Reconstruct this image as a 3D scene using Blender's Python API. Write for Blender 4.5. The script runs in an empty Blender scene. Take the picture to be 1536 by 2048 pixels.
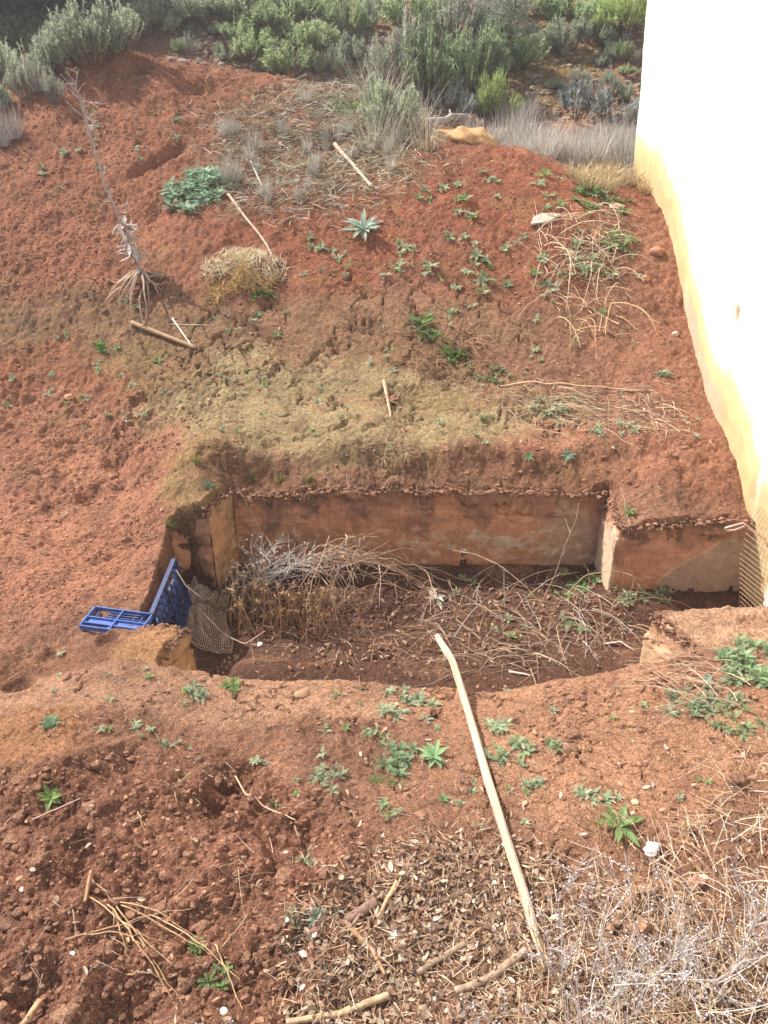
import bpy, math, random
import numpy as np
from mathutils import Vector
R = math.radians
rng = np.random.default_rng(7)
random.seed(7)
S = bpy.context.scene
COL = S.collection

# ---------------------------------------------------------------- camera, world, sun
F, PITCH, CH = 1650.0, R(30), 2.9
cam = bpy.data.objects.new('camera', bpy.data.cameras.new('camera'))
COL.objects.link(cam)
cam.location = (0, 0, CH)
cam.rotation_euler = (R(90) - PITCH, 0, 0)
cam.data.sensor_fit = 'VERTICAL'
cam.data.sensor_height = 24
cam.data.lens = 24 * F / 2048
cam.data.clip_start = 0.05
cam.data.clip_end = 2000
S.camera = cam
S.render.resolution_x, S.render.resolution_y = 768, 1024

SUN_AZ, SUN_EL = math.atan2(-0.86, 0.40), R(48)
W = bpy.data.worlds.new('World'); S.world = W; W.use_nodes = True
nt = W.node_tree
sky = nt.nodes.new('ShaderNodeTexSky'); sky.sky_type = 'NISHITA'; sky.sun_disc = False
sky.sun_elevation = SUN_EL; sky.sun_rotation = SUN_AZ
sky.air_density = 1.0; sky.dust_density = 4.0; sky.ozone_density = 0.6
nt.links.new(sky.outputs[0], nt.nodes['Background'].inputs[0])
nt.nodes['Background'].inputs[1].default_value = 0.11
sl = bpy.data.lights.new('sun', 'SUN'); sl.energy = 5.0; sl.angle = R(0.7); sl.color = (1, 0.93, 0.82)
so = bpy.data.objects.new('sun', sl); COL.objects.link(so)
sd = Vector((math.sin(SUN_AZ) * math.cos(SUN_EL), math.cos(SUN_AZ) * math.cos(SUN_EL), math.sin(SUN_EL)))
so.rotation_euler = sd.to_track_quat('Z', 'Y').to_euler()
so.location = (0, 0, 20)
S.view_settings.view_transform = 'Standard'
S.view_settings.look = 'None'
S.view_settings.exposure = 0.62
S.cycles.max_bounces = 6
S.cycles.diffuse_bounces = 3

# ---------------------------------------------------------------- noise
def _h(ix, iy, seed):
    n = (ix.astype(np.int64) * 374761393 + iy.astype(np.int64) * 668265263 + seed * 1442695041) & 0xffffffff
    n = ((n ^ (n >> 13)) * 1274126177) & 0xffffffff
    return (n ^ (n >> 16)) & 0xffffffff
def rnd2(ix, iy, seed): return _h(ix, iy, seed) / 4294967295.0
def gnoise(x, y, seed=0):
    ix = np.floor(x); iy = np.floor(y); fx = x - ix; fy = y - iy
    ux = fx*fx*fx*(fx*(fx*6-15)+10); uy = fy*fy*fy*(fy*(fy*6-15)+10)
    def g(dx, dy):
        a = rnd2(ix+dx, iy+dy, seed) * 2*np.pi
        return np.cos(a)*(fx-dx) + np.sin(a)*(fy-dy)
    return (g(0,0)*(1-ux)+g(1,0)*ux)*(1-uy) + (g(0,1)*(1-ux)+g(1,1)*ux)*uy
def fbm(x, y, o=4, seed=0, gain=.5):
    s = 0; a = 1
    for k in range(o):
        s = s + a*gnoise(x, y, seed+k*17); a *= gain; x = x*2.03+3.1; y = y*2.03+1.7
    return s
def worley(x, y, seed=0, second=False):
    ix = np.floor(x); iy = np.floor(y)
    f1 = np.full(np.shape(x), 9.0); f2 = np.full(np.shape(x), 9.0)
    for dx in (-1,0,1):
        for dy in (-1,0,1):
            cx = ix+dx; cy = iy+dy
            d = (cx+rnd2(cx,cy,seed)-x)**2 + (cy+rnd2(cx,cy,seed+5)-y)**2
            f2 = np.minimum(f2, np.maximum(f1, d)); f1 = np.minimum(f1, d)
    return (np.sqrt(f1), np.sqrt(f2)) if second else np.sqrt(f1)
def sst(a, b, x):
    t = np.clip((x-a)/(b-a), 0, 1); return t*t*(3-2*t)

# ---------------------------------------------------------------- photo ray helpers
cp, sp = math.cos(PITCH), math.sin(PITCH)
def ray(u, v):
    a = (np.asarray(u, float)-768)/F; b = (1024-np.asarray(v, float))/F
    return a, cp+b*sp, -sp+b*cp
def at_y(u, v, y):
    a, dy, dz = ray(u, v); t = y/dy
    return np.array([a*t, y, CH+dz*t])
def at_z(u, v, z):
    a, dy, dz = ray(u, v); t = (z-CH)/dz
    return np.array([a*t, dy*t, z])

# ---------------------------------------------------------------- large terrain form
# (u, v, y): direction seen in the photo plus distance along the ground
ctl = []
def cy(u, v, y): ctl.append(at_y(u, v, y))
def cz(u, v, z): ctl.append(at_z(u, v, z))
for u in (-250, 200, 700, 1200, 1750):
    cz(u, 2300, .02); cz(u, 2048, .02)
cz(60,1850,.10); cz(350,1750,.10); cz(650,1800,.02); cz(1000,1800,0); cz(1400,1800,.0)
cz(0,1600,.04); cz(300,1550,.09); cz(470,1560,-.02); cz(620,1600,.04); cz(900,1600,.02); cz(1300,1600,.05); cz(1600,1600,.08)
cz(100,1450,.17); cz(60,1530,.15); cz(-150,1450,.04); cz(250,1400,.08); cz(500,1400,.04); cz(760,1400,-.01); cz(1000,1430,-.01); cz(1250,1400,.06); cz(1500,1400,.14); cz(1700,1400,.16)
cz(20,1330,-.04); cz(150,1330,0); cz(230,1290,.08); cz(330,1290,.11); cz(500,1355,0); cz(760,1345,-.02); cz(930,1345,-.1); cz(1100,1350,-.02); cz(1300,1290,.14)
cz(1330,1240,.2); cz(1450,1208,.22); cz(1560,1205,.22); cz(1450,1290,.18)
cz(0,1230,.0); cz(150,1240,.04); cz(280,1240,.06); cz(300,1150,.07); cz(100,1100,.05); cz(-150,1150,.02)
cz(0,960,.18); cz(200,960,.16); cz(320,960,.22); cz(350,1060,.18); cz(-200,960,.2)
cz(410,1020,.32); cz(385,940,.40)
for u in (470, 700, 950, 1180): cy(u, 985, 4.98)
for u in (450, 700, 950, 1180): cy(u, 893, 5.22)
cy(1240,1055,4.60); cy(1400,1040,4.62); cy(1500,1040,4.65); cy(1300,945,4.92); cy(1450,940,4.92); cy(1600,960,4.9)
cy(450,850,5.45); cy(700,840,5.5); cy(950,845,5.5); cy(1200,850,5.45); cy(1400,860,5.4); cy(1600,860,5.4)
cy(0,860,5.75); cy(200,850,5.75); cy(330,820,5.75)
cy(0,760,6.15); cy(200,745,6.2); cy(400,750,6.0); cy(600,765,5.95); cy(900,765,5.95); cy(1150,770,5.9); cy(1380,760,6.0); cy(1600,760,6.0)
cy(0,620,6.75); cy(250,620,6.7); cy(450,620,6.6); cy(700,620,6.6); cy(950,620,6.6); cy(1200,620,6.65); cy(1400,620,6.65); cy(-300,640,6.8)
cy(0,400,7.8); cy(250,400,7.75); cy(480,410,7.6); cy(720,440,7.4); cy(950,430,7.4); cy(1150,440,7.4); cy(1320,440,7.6); cy(1600,420,8)
cy(-300,420,7.9)
cy(0,260,8.6); cy(200,210,8.75); cy(420,230,8.7); cy(620,280,8.5); cy(800,300,8.4); cy(1000,330,8.1)
cy(0,175,9.2); cy(-300,190,9.6); cy(120,135,9.3); cy(230,112,9.3); cy(330,118,9.4); cy(450,140,9.5); cy(560,158,9.6); cy(700,180,9.7); cy(830,232,9.5)
cy(930,283,8.9); cy(1040,297,8.7); cy(1120,325,8.5); cy(1180,358,8.4); cy(1270,372,8.8); cy(1450,372,9.2)
# behind the crest the ground dips and meets a track
for x, z0 in ((-6.5,1.9), (-4.5,2.0), (-3,2.25), (-1.5,2.1), (0,1.75), (1.5,1.66), (3,1.64), (5,1.64)):
    ctl.append(np.array([x, 10.8, z0])); ctl.append(np.array([x, 12.0, max(1.82, z0)]))
for x in (1.2, 2.2, 3.4): ctl.append(np.array([x, 9.9, 1.62]))
ctl.append(np.array([-7,9.5,2.1])); ctl.append(np.array([7,9,1.6])); ctl.append(np.array([6,7,1.2])); ctl.append(np.array([-6,7,1.1]))
ctl.append(np.array([-5,5,.3])); ctl.append(np.array([5,5,.5])); ctl.append(np.array([-4,2,0])); ctl.append(np.array([4,2,.1]))
for x in (-5,0,5): ctl.append(np.array([x,-3,0])); ctl.append(np.array([x,-9,0]))
ctl = np.array(ctl)
def tps(d): return np.where(d > 1e-9, d*d*np.log(np.maximum(d, 1e-9)), 0)
n = len(ctl); A = np.zeros((n+3, n+3))
D = np.hypot(ctl[:,None,0]-ctl[None,:,0], ctl[:,None,1]-ctl[None,:,1])
A[:n,:n] = tps(D) + np.eye(n)*0.004
A[:n,n] = 1; A[:n,n+1:] = ctl[:,:2]; A[n,:n] = 1; A[n+1:,:n] = ctl[:,:2].T
wts = np.linalg.solve(A, np.concatenate([ctl[:,2], np.zeros(3)]))
def base_form(x, y):
    z = wts[n] + wts[n+1]*x + wts[n+2]*y
    for k in range(n): z = z + wts[k]*tps(np.hypot(x-ctl[k,0], y-ctl[k,1]))
    return z

# pit outline in plan, clockwise from the back left corner
PIT = np.array([(-1.04,4.96),(1.52,4.96),(1.52,4.57),(2.2,4.60),(3.1,4.62),(3.1,3.72),(1.45,3.64),(1.57,3.35),(.6,3.27),(-.3,3.32),(-1.13,3.32),(-1.06,3.60),(-1.345,3.70),(-1.345,4.40),(-1.36,4.57),(-1.12,4.57)])
def pit_sd(x, y):
    d = np.full(np.shape(x), 1e9); inside = np.zeros(np.shape(x), bool)
    m = len(PIT)
    for k in range(m):
        ax, ay = PIT[k]; bx, by = PIT[(k+1) % m]
        ex, ey = bx-ax, by-ay
        t = np.clip(((x-ax)*ex+(y-ay)*ey)/(ex*ex+ey*ey), 0, 1)
        d = np.minimum(d, np.hypot(x-ax-t*ex, y-ay-t*ey))
        if ay != by:
            inside ^= ((ay > y) != (by > y)) & (x < ax+(y-ay)*ex/ey)
    return np.where(inside, d, -d)

# ---------------------------------------------------------------- ground grid (a fan that widens with distance)
def halfw(y): return np.where(y < 14, 2.0+0.5*np.maximum(y, 0), 9.0+(np.maximum(y, 14)-14)*1.1)
yl = [-9, -5, -2.5, -1, -.2, .3, .6]
y = .8
while y < 1.3: yl.append(y); y += .03
while y < 4.4: yl.append(y); y += .0062
while y < 5.6: yl.append(y); y += .0078
while y < 8.2: yl.append(y); y += .011
while y < 12.4: yl.append(y); y += .018
while y < 17: yl.append(y); y += .045
while y < 600: yl.append(y); y = y*1.04+.02
YL = np.array(yl); NX = 780
s_ = np.linspace(-1, 1, NX)
GX = halfw(YL)[:,None]*s_[None,:]; GY = np.repeat(YL[:,None], NX, 1)

# zones of soil, ellipses on the ground: centre and size found from the photo directions
def zone(u, v, ru, rv, z, soft=.35):
    c = at_z(u, v, z); e = at_z(u+ru, v, z); f1 = at_z(u, v+rv, z); f0 = at_z(u, v-rv*.9, z)
    return c[0], (f1[1]+f0[1])/2, abs(e[0]-c[0]), abs(f0[1]-f1[1])/2
def zone_y(u, v, y, rx, ry): return at_y(u, v, y)[0], y, rx, ry
nz1 = fbm(GX*1.3+9, GY*1.3, 5, 3, .6); nz2 = fbm(GX*1.3+40, GY*1.3+7, 5, 31, .6)
def zmask(zn, lo=1.25, hi=.65, k=.8):
    cx, cyy, rx, ry = zn
    d = np.sqrt(((GX-cx)/rx)**2+((GY-cyy)/ry)**2) + k*.5*nz1 + k*.35*nz2
    return 1-sst(hi, lo, d)

def build_heights():
    x, y = GX, GY
    near = np.minimum(y, 12.4)
    z = base_form(np.clip(x, -9, 9), near)
    # hillside beyond the track, steeper than the spoil heap
    hill = np.where(y > 12.1, 0.50*np.minimum(y-12.1, 6)+.15*np.clip(y-18.1,0,3)-.03*np.clip(y-21.1, 0, 60), 0)
    z = z + hill + sst(12.1, 13.5, y)*(.25*fbm(x*.35, y*.35, 3, 8) + .10*fbm(x*1.3, y*1.3, 4, 9))
    fade = 1-sst(11, 14, y)
    zbase = z.copy()
    rough = .35+.65*sst(-.25, .3, fbm(x*.9, y*.9, 3, 77))
    heap = zmask(zone(260, 1770, 520, 300, .05))
    mud = np.maximum(zmask(zone(1120, 1540, 360, 240, .02), 1.3, 1.0), zmask(zone(480,1385,450,60,0), 1.3, .9))
    mud = np.maximum(mud, zmask(zone_y(650, 690, 6.3, 1.6, .6), 1.3, .9)); mud = np.maximum(mud, zmask(zone_y(750, 830, 5.6, 1.5, .22), 1.2, .9)); mud = mud*(1-.9*zmask(zone(1130, 1430, 90, 70, .02), 1.2, .7))
    grav = np.maximum(zmask(zone(90, 1060, 300, 190, .06)), zmask(zone_y(180, 330, 8.1, 2.4, 1.6)))
    litter = zmask(zone(900, 1930, 360, 190, .0))
    smooth = 1-.82*mud
    z += .045*fbm(x*1.6, y*1.6, 3, 11)
    z += smooth*rough*.028*fbm(x*5.5, y*5.5, 4, 12, .6)
    z += smooth*.007*fbm(x*24, y*24, 3, 13, .7)*fade
    # erosion ripples that run down the slopes
    sl_ = sst(5.9, 6.4, y)*(1-sst(9.2, 9.8, y))
    z += sl_*.022*fbm(x*4.2+.8*nz1, y*1.5, 4, 14, .6)*(1-.4*grav)
    # clods of the dug heap and the crumbled soil
    def billow(f, o, sd_, g=.62):
        t = 0; a_ = 1; px_, py_ = x*f+.5*gnoise(x*f*.9, y*f*.9, sd_+50), y*f+.5*gnoise(x*f*.9+7, y*f*.9, sd_+51)
        for k in range(o):
            t = t+a_*np.abs(gnoise(px_, py_, sd_+k*13)); a_ *= g; px_ = px_*1.97+1.3; py_ = py_*1.97+2.1
        return t
    wx, wy = x+.03*gnoise(x*17, y*17, 5)+.012*gnoise(x*45, y*45, 55), y+.03*gnoise(x*17+5, y*17, 6)+.012*gnoise(x*45, y*45+5, 56)
    f1, f2 = worley(wx*11, wy*11, 21, True); c1 = np.clip((f2-f1)*2.2, 0, 1)**.6*rnd2(np.floor(f1*0+wx*2.2), np.floor(wy*2.2), 3)
    f1, f2 = worley(wx*27, wy*27, 22, True); c2 = np.clip((f2-f1)*2.4, 0, 1)**.6*(.4+.6*np.clip(gnoise(wx*12, wy*12, 9)+.5, 0, 1))
    c3 = np.clip(1-worley(wx*62, wy*62, 23)*1.5, 0, 1)
    bl = billow(7, 5, 61); bf = billow(22, 3, 71); c2 = c2*(.25+.75*sst(-.15,.25,fbm(x*5+3,y*5,3,33)))
    pres = sst(-.05, .22, fbm(x*2.3, y*2.3, 3, 24))
    pres2 = sst(-.12, .2, fbm(x*4.3, y*4.3, 3, 25))
    crumb = np.clip(heap + .65*pres*smooth, 0, 1)*fade
    z += crumb*(.060*(bl-.35)+.012*c1*pres2 + .007*c2*pres2)+smooth*fade*.008*(bf-.3)*(.6+.6*pres2)+heap*.05*fbm(x*2.6+5, y*2.6, 3, 88)
    z += (.25+.75*np.maximum(heap, grav))*smooth*.0055*c3*fade
    z += fade*sst(5.3, 6.2, y)*(.022*(billow(13, 3, 121)-.35)*(1-.85*mud)+.010*fbm(x*30, y*30, 2, 122))
    rimz = np.exp(-((y-5.12)/.16)**2)*(1-sst(2.3, 2.6, np.abs(x+.1)))
    z += rimz*(.06*(billow(5, 4, 81)-.45)+.02*fbm(x*14, y*4, 3, 83))
    lipx = 5.17+.07*fbm(x*2.6, x*0, 4, 84)
    z += (x > -1.3)*(-.025*np.exp(-((y-lipx+.05)/.05)**2)+.028*np.exp(-((y-lipx-.06)/.07)**2))*(1-sst(1.6, 2.0, x)*.6)*sst(4.97,5.03,y)
    bankz = np.exp(-(((x+2.0)/.9)**2+((y-5.75)/.35)**2)); z += bankz*.07*(bl-.35)
    z += grav*fade*(.016*c2*(.4+.6*pres2)+.012*fbm(x*9, y*6, 3, 15))
    z += heap*.035*fbm(x*3.2, y*3.2, 3, 28)
    # footprints and hollows in the loose gravel
    for (u, v, zz, r, d) in ((60,930,.18,.10,.04),(160,985,.15,.12,.05),(110,1010,.13,.08,.04),(240,940,.17,.09,.04),(220,1290,.03,.06,.05),
                             (40,1378,-.02,.07,.07),(468,1555,.02,.09,.09),(452,1590,.02,.10,.08),(420,1625,.02,.10,.06),(130,1620,.05,.15,.09),(250,1560,.05,.12,.05),(600,1690,.03,.12,.05),(160,1760,.06,.12,.05),(60,1990,.08,.12,.09),(250,2010,.06,.13,.08),
                             (1330,1830,.0,.09,.05),(380,1870,.05,.1,.05),(265,1240,.06,.03,.02),(560,1600,.05,.08,.04)):
        c = at_z(u, v, zz)
        q = ((x-c[0])/r)**2+((y-c[1])/(r*.8))**2
        z -= d*np.exp(-q*(1+.6*nz2)); z += d*.35*np.exp(-(np.sqrt(q)-1.5)**2*5)
    for (u, v, yy_, rx, ry, an, d) in ((312,337,8.15,.30,.055,.75,.13),(345,322,8.25,.12,.06,.7,.06),(272,113,9.2,.09,.10,0,.13),(395,166,9.05,.22,.10,.2,.10),(190,250,8.7,.3,.05,.5,.05),(640,270,8.5,.2,.1,.2,.12),(240,400,7.75,.18,.08,-.6,.08),(250,455,7.5,.2,.09,-.5,.07),(320,440,7.6,.2,.1,.2,.05)):
        c = at_y(u, v, yy_); ca_, sa_ = math.cos(an), math.sin(an); qx = (x-c[0])*ca_+(y-c[1])*sa_; qy = -(x-c[0])*sa_+(y-c[1])*ca_
        z -= d*np.exp(-((qx/rx)**2+(qy/ry)**2)*(1+.4*nz2))
    # drying cracks
    cr = 0
    for sc_, sd_, dep in ((4.4, 41, .030), (9.5, 42, .007)):
        qx = x*sc_+.75*fbm(x*6, y*6, 3, sd_+1); qy = y*sc_*.9+.75*fbm(x*6+9, y*6, 3, sd_+2)
        f1, f2 = worley(qx, qy, sd_, True)
        wdt = .040*sc_/5*1.1*(1+1.3*(y > 5)); dep = dep*(1+.7*(y > 5))
        line = 1-sst(0.0, wdt*1.25, f2-f1)
        present = sst(-.12, .08, fbm(x*2.6+3, y*2.6, 2, sd_+3))
        cr = cr + dep*line*present*mud
    z -= cr*fade
    # the pit
    sd = pit_sd(x, y)
    edge = .014*fbm(x*11, y*11, 3, 51)
    inner = sd + .047 + edge*1.1 + (y > 4.4)*(.020*fbm(x*7, y*7, 3, 59)-.006)+.006*gnoise(x*45, y*45, 58)
    floor = -.45 + .02*fbm(x*3, y*3, 4, 52) + .010*c2*pres2 + .006*c3
    m0 = np.exp(-(((x+.72)/.30)**2+((y-3.75)/.22)**2)); floor += .10*m0
    floor += .08*np.exp(-(((x-1.75)/.45)**2+((y-4.45)/.16)**2))
    floor += np.exp(-(np.clip(sd, 0, 9)/.10)**2)*.05
    floor += sst(-1.02, -1.32, x)*sst(3.5, 3.7, y)*.12
    broken = sst(.05, .3, x)*(1-sst(.85, 1.2, x))*(1-sst(3.9, 4.2, y))
    ww = .030+.40*broken
    m = sst(0, 1, np.clip(inner/ww, 0, 1)*(1)); z0 = z.copy()
    z = z*(1-m)+floor*m
    lip = np.exp(-((sd+.05)/.05)**2)*(y > 4.8)
    z += lip*.022*fbm(x*20, y*20, 2, 53)
    # soil drawn up against the whitewashed wall
    return z, dict(heap=heap, mud=mud, grav=grav, pit=m, sd=sd, litter=litter, c1=c1, z0=z0, c2=c2, broken=broken)
GZ, MK = build_heights()

_jf = np.arange(len(YL))
def hgt(x, y):
    x = np.asarray(x, float); y = np.asarray(y, float)
    fj = np.clip(np.interp(y, YL, _jf), 0, len(YL)-1.001); j = fj.astype(int); tj = fj-j
    w = halfw(y); fi = np.clip((x/w+1)/2*(NX-1), 0, NX-1.001); i = fi.astype(int); ti = fi-i
    return (GZ[j,i]*(1-ti)+GZ[j,i+1]*ti)*(1-tj)+(GZ[j+1,i]*(1-ti)+GZ[j+1,i+1]*ti)*tj
_T = 1.2*1.011**np.arange(370)
def hgt0(x, y):
    global GZ
    k = GZ; GZ = MK['z0']; r = hgt(x, y); GZ = k; return r
def at_many(u, v):
    u = np.atleast_1d(np.asarray(u, float)); v = np.atleast_1d(np.asarray(v, float))
    a, dy, dz = ray(u, v)
    X = a[:,None]*_T; Yy = dy[:,None]*_T; Z = CH+dz[:,None]*_T
    below = Z < hgt(X, Yy)
    k = np.argmax(below, 1); k = np.where(below.any(1), np.maximum(k, 1), len(_T)-1)
    lo = _T[k-1]; hi = _T[k]
    for _ in range(14):
        mid = (lo+hi)/2; b = CH+dz*mid < hgt(a*mid, dy*mid)
        hi = np.where(b, mid, hi); lo = np.where(b, lo, mid)
    return np.stack([a*hi, dy*hi, CH+dz*hi], 1)
def at(u, v): return Vector(at_many(u, v)[0])
def onground(x, y, dz=0): return Vector((x, y, float(hgt(x, y))+dz))
def gnormal(x, y, e=.05):
    n_ = Vector((float(hgt(x-e, y)-hgt(x+e, y)), float(hgt(x, y-e)-hgt(x, y+e)), 2*e)); return n_.normalized()

# ---------------------------------------------------------------- materials
def mat(name): 
    m = bpy.data.materials.new(name); m.use_nodes = True
    return m, m.node_tree.nodes, m.node_tree.links, m.node_tree.nodes['Principled BSDF']
def nn(nodes, t, **kw):
    q = nodes.new(t)
    for k, v in kw.items():
        if k in q.inputs: q.inputs[k].default_value = v
        else: setattr(q, k, v)
    return q
def noise_tex(nodes, links, coord, scale, detail=4, rough=.6, dist=0):
    q = nn(nodes, 'ShaderNodeTexNoise', Scale=scale, Detail=detail, Roughness=rough, Distortion=dist)
    links.new(coord, q.inputs['Vector']); return q.outputs['Fac']
def ramp(nodes, links, fac, stops):
    q = nodes.new('ShaderNodeValToRGB'); e = q.color_ramp.elements
    while len(e) < len(stops): e.new(.5)
    for k, (p, c) in enumerate(stops):
        e[k].position = p; e[k].color = (c, c, c, 1) if not hasattr(c, '__len__') else (*c, 1)
    links.new(fac, q.inputs[0]); return q.outputs[0]
def mix(nodes, links, mode, fac, a, b):
    q = nodes.new('ShaderNodeMixRGB'); q.blend_type = mode
    for s, v in ((q.inputs[0], fac), (q.inputs[1], a), (q.inputs[2], b)):
        if isinstance(v, (int, float)): s.default_value = v
        elif isinstance(v, tuple): s.default_value = (*v, 1)
        else: links.new(v, s)
    return q.outputs[0]

def soil_material(name, use_attr=True, color=(.3,.15,.09), bump=1.0, wet=0):
    m, N, L, P = mat(name)
    tc = N.new('ShaderNodeTexCoord').outputs['Object']
    if use_attr:
        at_ = N.new('ShaderNodeVertexColor'); at_.layer_name = 'Col'; c = at_.outputs[0]
    else: c = (color[0], color[1], color[2])
    f1 = noise_tex(N, L, tc, 3.1, 6, .65); f2 = noise_tex(N, L, tc, 38, 5, .7); f3 = noise_tex(N, L, tc, 210, 3, .7)
    v1 = ramp(N, L, f1, [(.3, .78), (.7, 1.22)]); v2 = ramp(N, L, f2, [(.28, .60), (.5, 1), (.75, 1.45)]); v3 = ramp(N, L, f3, [(.32, .50), (.5, .95), (.68, 1.6)])
    f4 = noise_tex(N, L, tc, 85, 4, .75); c = mix(N, L, 'MULTIPLY', 1.0, c, ramp(N, L, f4, [(.33, .62), (.5, .97), (.67, 1.45)]))
    c = mix(N, L, 'MULTIPLY', 1.0, c, v1); c = mix(N, L, 'MULTIPLY', 1.0, c, v2); c = mix(N, L, 'MULTIPLY', 1.0, c, v3)
    # grit: scattered pale and orange grains
    vo = nn(N, 'ShaderNodeTexVoronoi', Scale=150.0); L.new(tc, vo.inputs['Vector'])
    sep = N.new('ShaderNodeSeparateColor'); L.new(vo.outputs['Color'], sep.inputs[0])
    g = ramp(N, L, sep.outputs[0], [(.86, 0.0), (.93, 1.0)])
    dd = ramp(N, L, vo.outputs['Distance'], [(.25, 1.0), (.42, 0.0)])
    gm = mix(N, L, 'MULTIPLY', 1.0, g, dd)
    gs = N.new('ShaderNodeMath'); gs.operation = 'MULTIPLY'; gs.inputs[1].default_value = .5; L.new(gm, gs.inputs[0])
    gc = mix(N, L, 'MIX', sep.outputs[1], (.52,.28,.16), (.50,.42,.34))
    c = mix(N, L, 'MIX', gs.outputs[0], c, gc)
    L.new(c, P.inputs['Base Color']); P.inputs['Roughness'].default_value = .93
    P.inputs['Specular IOR Level'].default_value = .25
    b1 = nn(N, 'ShaderNodeBump', Strength=.8*bump, Distance=.016); L.new(f2, b1.inputs['Height'])
    b2 = nn(N, 'ShaderNodeBump', Strength=.9*bump, Distance=.006); L.new(f3, b2.inputs['Height']); b15 = nn(N, 'ShaderNodeBump', Strength=.9*bump, Distance=.014); L.new(f4, b15.inputs['Height']); L.new(b1.outputs[0], b15.inputs['Normal']); L.new(b15.outputs[0], b2.inputs['Normal'])
    b3 = nn(N, 'ShaderNodeBump', Strength=.7*bump, Distance=.005); L.new(dd, b3.inputs['Height']); L.new(b2.outputs[0], b3.inputs['Normal'])
    L.new(b3.outputs[0], P.inputs['Normal'])
    return m
M_SOIL = soil_material('soil')
M_CLOD = soil_material('clod', bump=.8)

def attr_material(name, rough=.7, transl=0, varscale=40, var=.3, rand=.25, bump=0, bscale=60, spec=.3, stretch=None):
    m, N, L, P = mat(name)
    at_ = N.new('ShaderNodeVertexColor'); at_.layer_name = 'Col'
    tc = N.new('ShaderNodeTexCoord').outputs['Object']
    if stretch:
        mp = N.new('ShaderNodeMapping'); mp.inputs['Scale'].default_value = stretch; L.new(tc, mp.inputs[0]); tc = mp.outputs[0]
    f = noise_tex(N, L, tc, varscale, 4, .6)
    c = mix(N, L, 'MULTIPLY', 1.0, at_.outputs[0], ramp(N, L, f, [(.3, 1-var), (.7, 1+var)]))
    oi = N.new('ShaderNodeObjectInfo')
    c = mix(N, L, 'MULTIPLY', 1.0, c, ramp(N, L, oi.outputs['Random'], [(0, 1-rand), (1, 1+rand)]))
    L.new(c, P.inputs['Base Color']); P.inputs['Roughness'].default_value = rough; P.inputs['Specular IOR Level'].default_value = spec
    if bump:
        b = nn(N, 'ShaderNodeBump', Strength=bump, Distance=.004)
        L.new(noise_tex(N, L, tc, bscale, 5, .7), b.inputs['Height']); L.new(b.outputs[0], P.inputs['Normal'])
    if transl:
        T = N.new('ShaderNodeBsdfTranslucent'); L.new(c, T.inputs[0])
        ms = N.new('ShaderNodeMixShader'); ms.inputs[0].default_value = transl
        L.new(P.outputs[0], ms.inputs[1]); L.new(T.outputs[0], ms.inputs[2]); L.new(ms.outputs[0], N['Material Output'].inputs[0])
    return m
M_LEAF = attr_material('leaf', .55, .45, 30, .22, .18)
M_TWIG = attr_material('twig', .8, 0, 60, .35, .15, .3)
M_WOOD = attr_material('wood', .75, 0, 45, .38, .1, .7, 90, .3)
M_STONE = attr_material('stone', .85, 0, 25, .3, .2, .6, 60)
M_DRY = attr_material('dry_leaf', .75, .15, 70, .3, .1)

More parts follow.
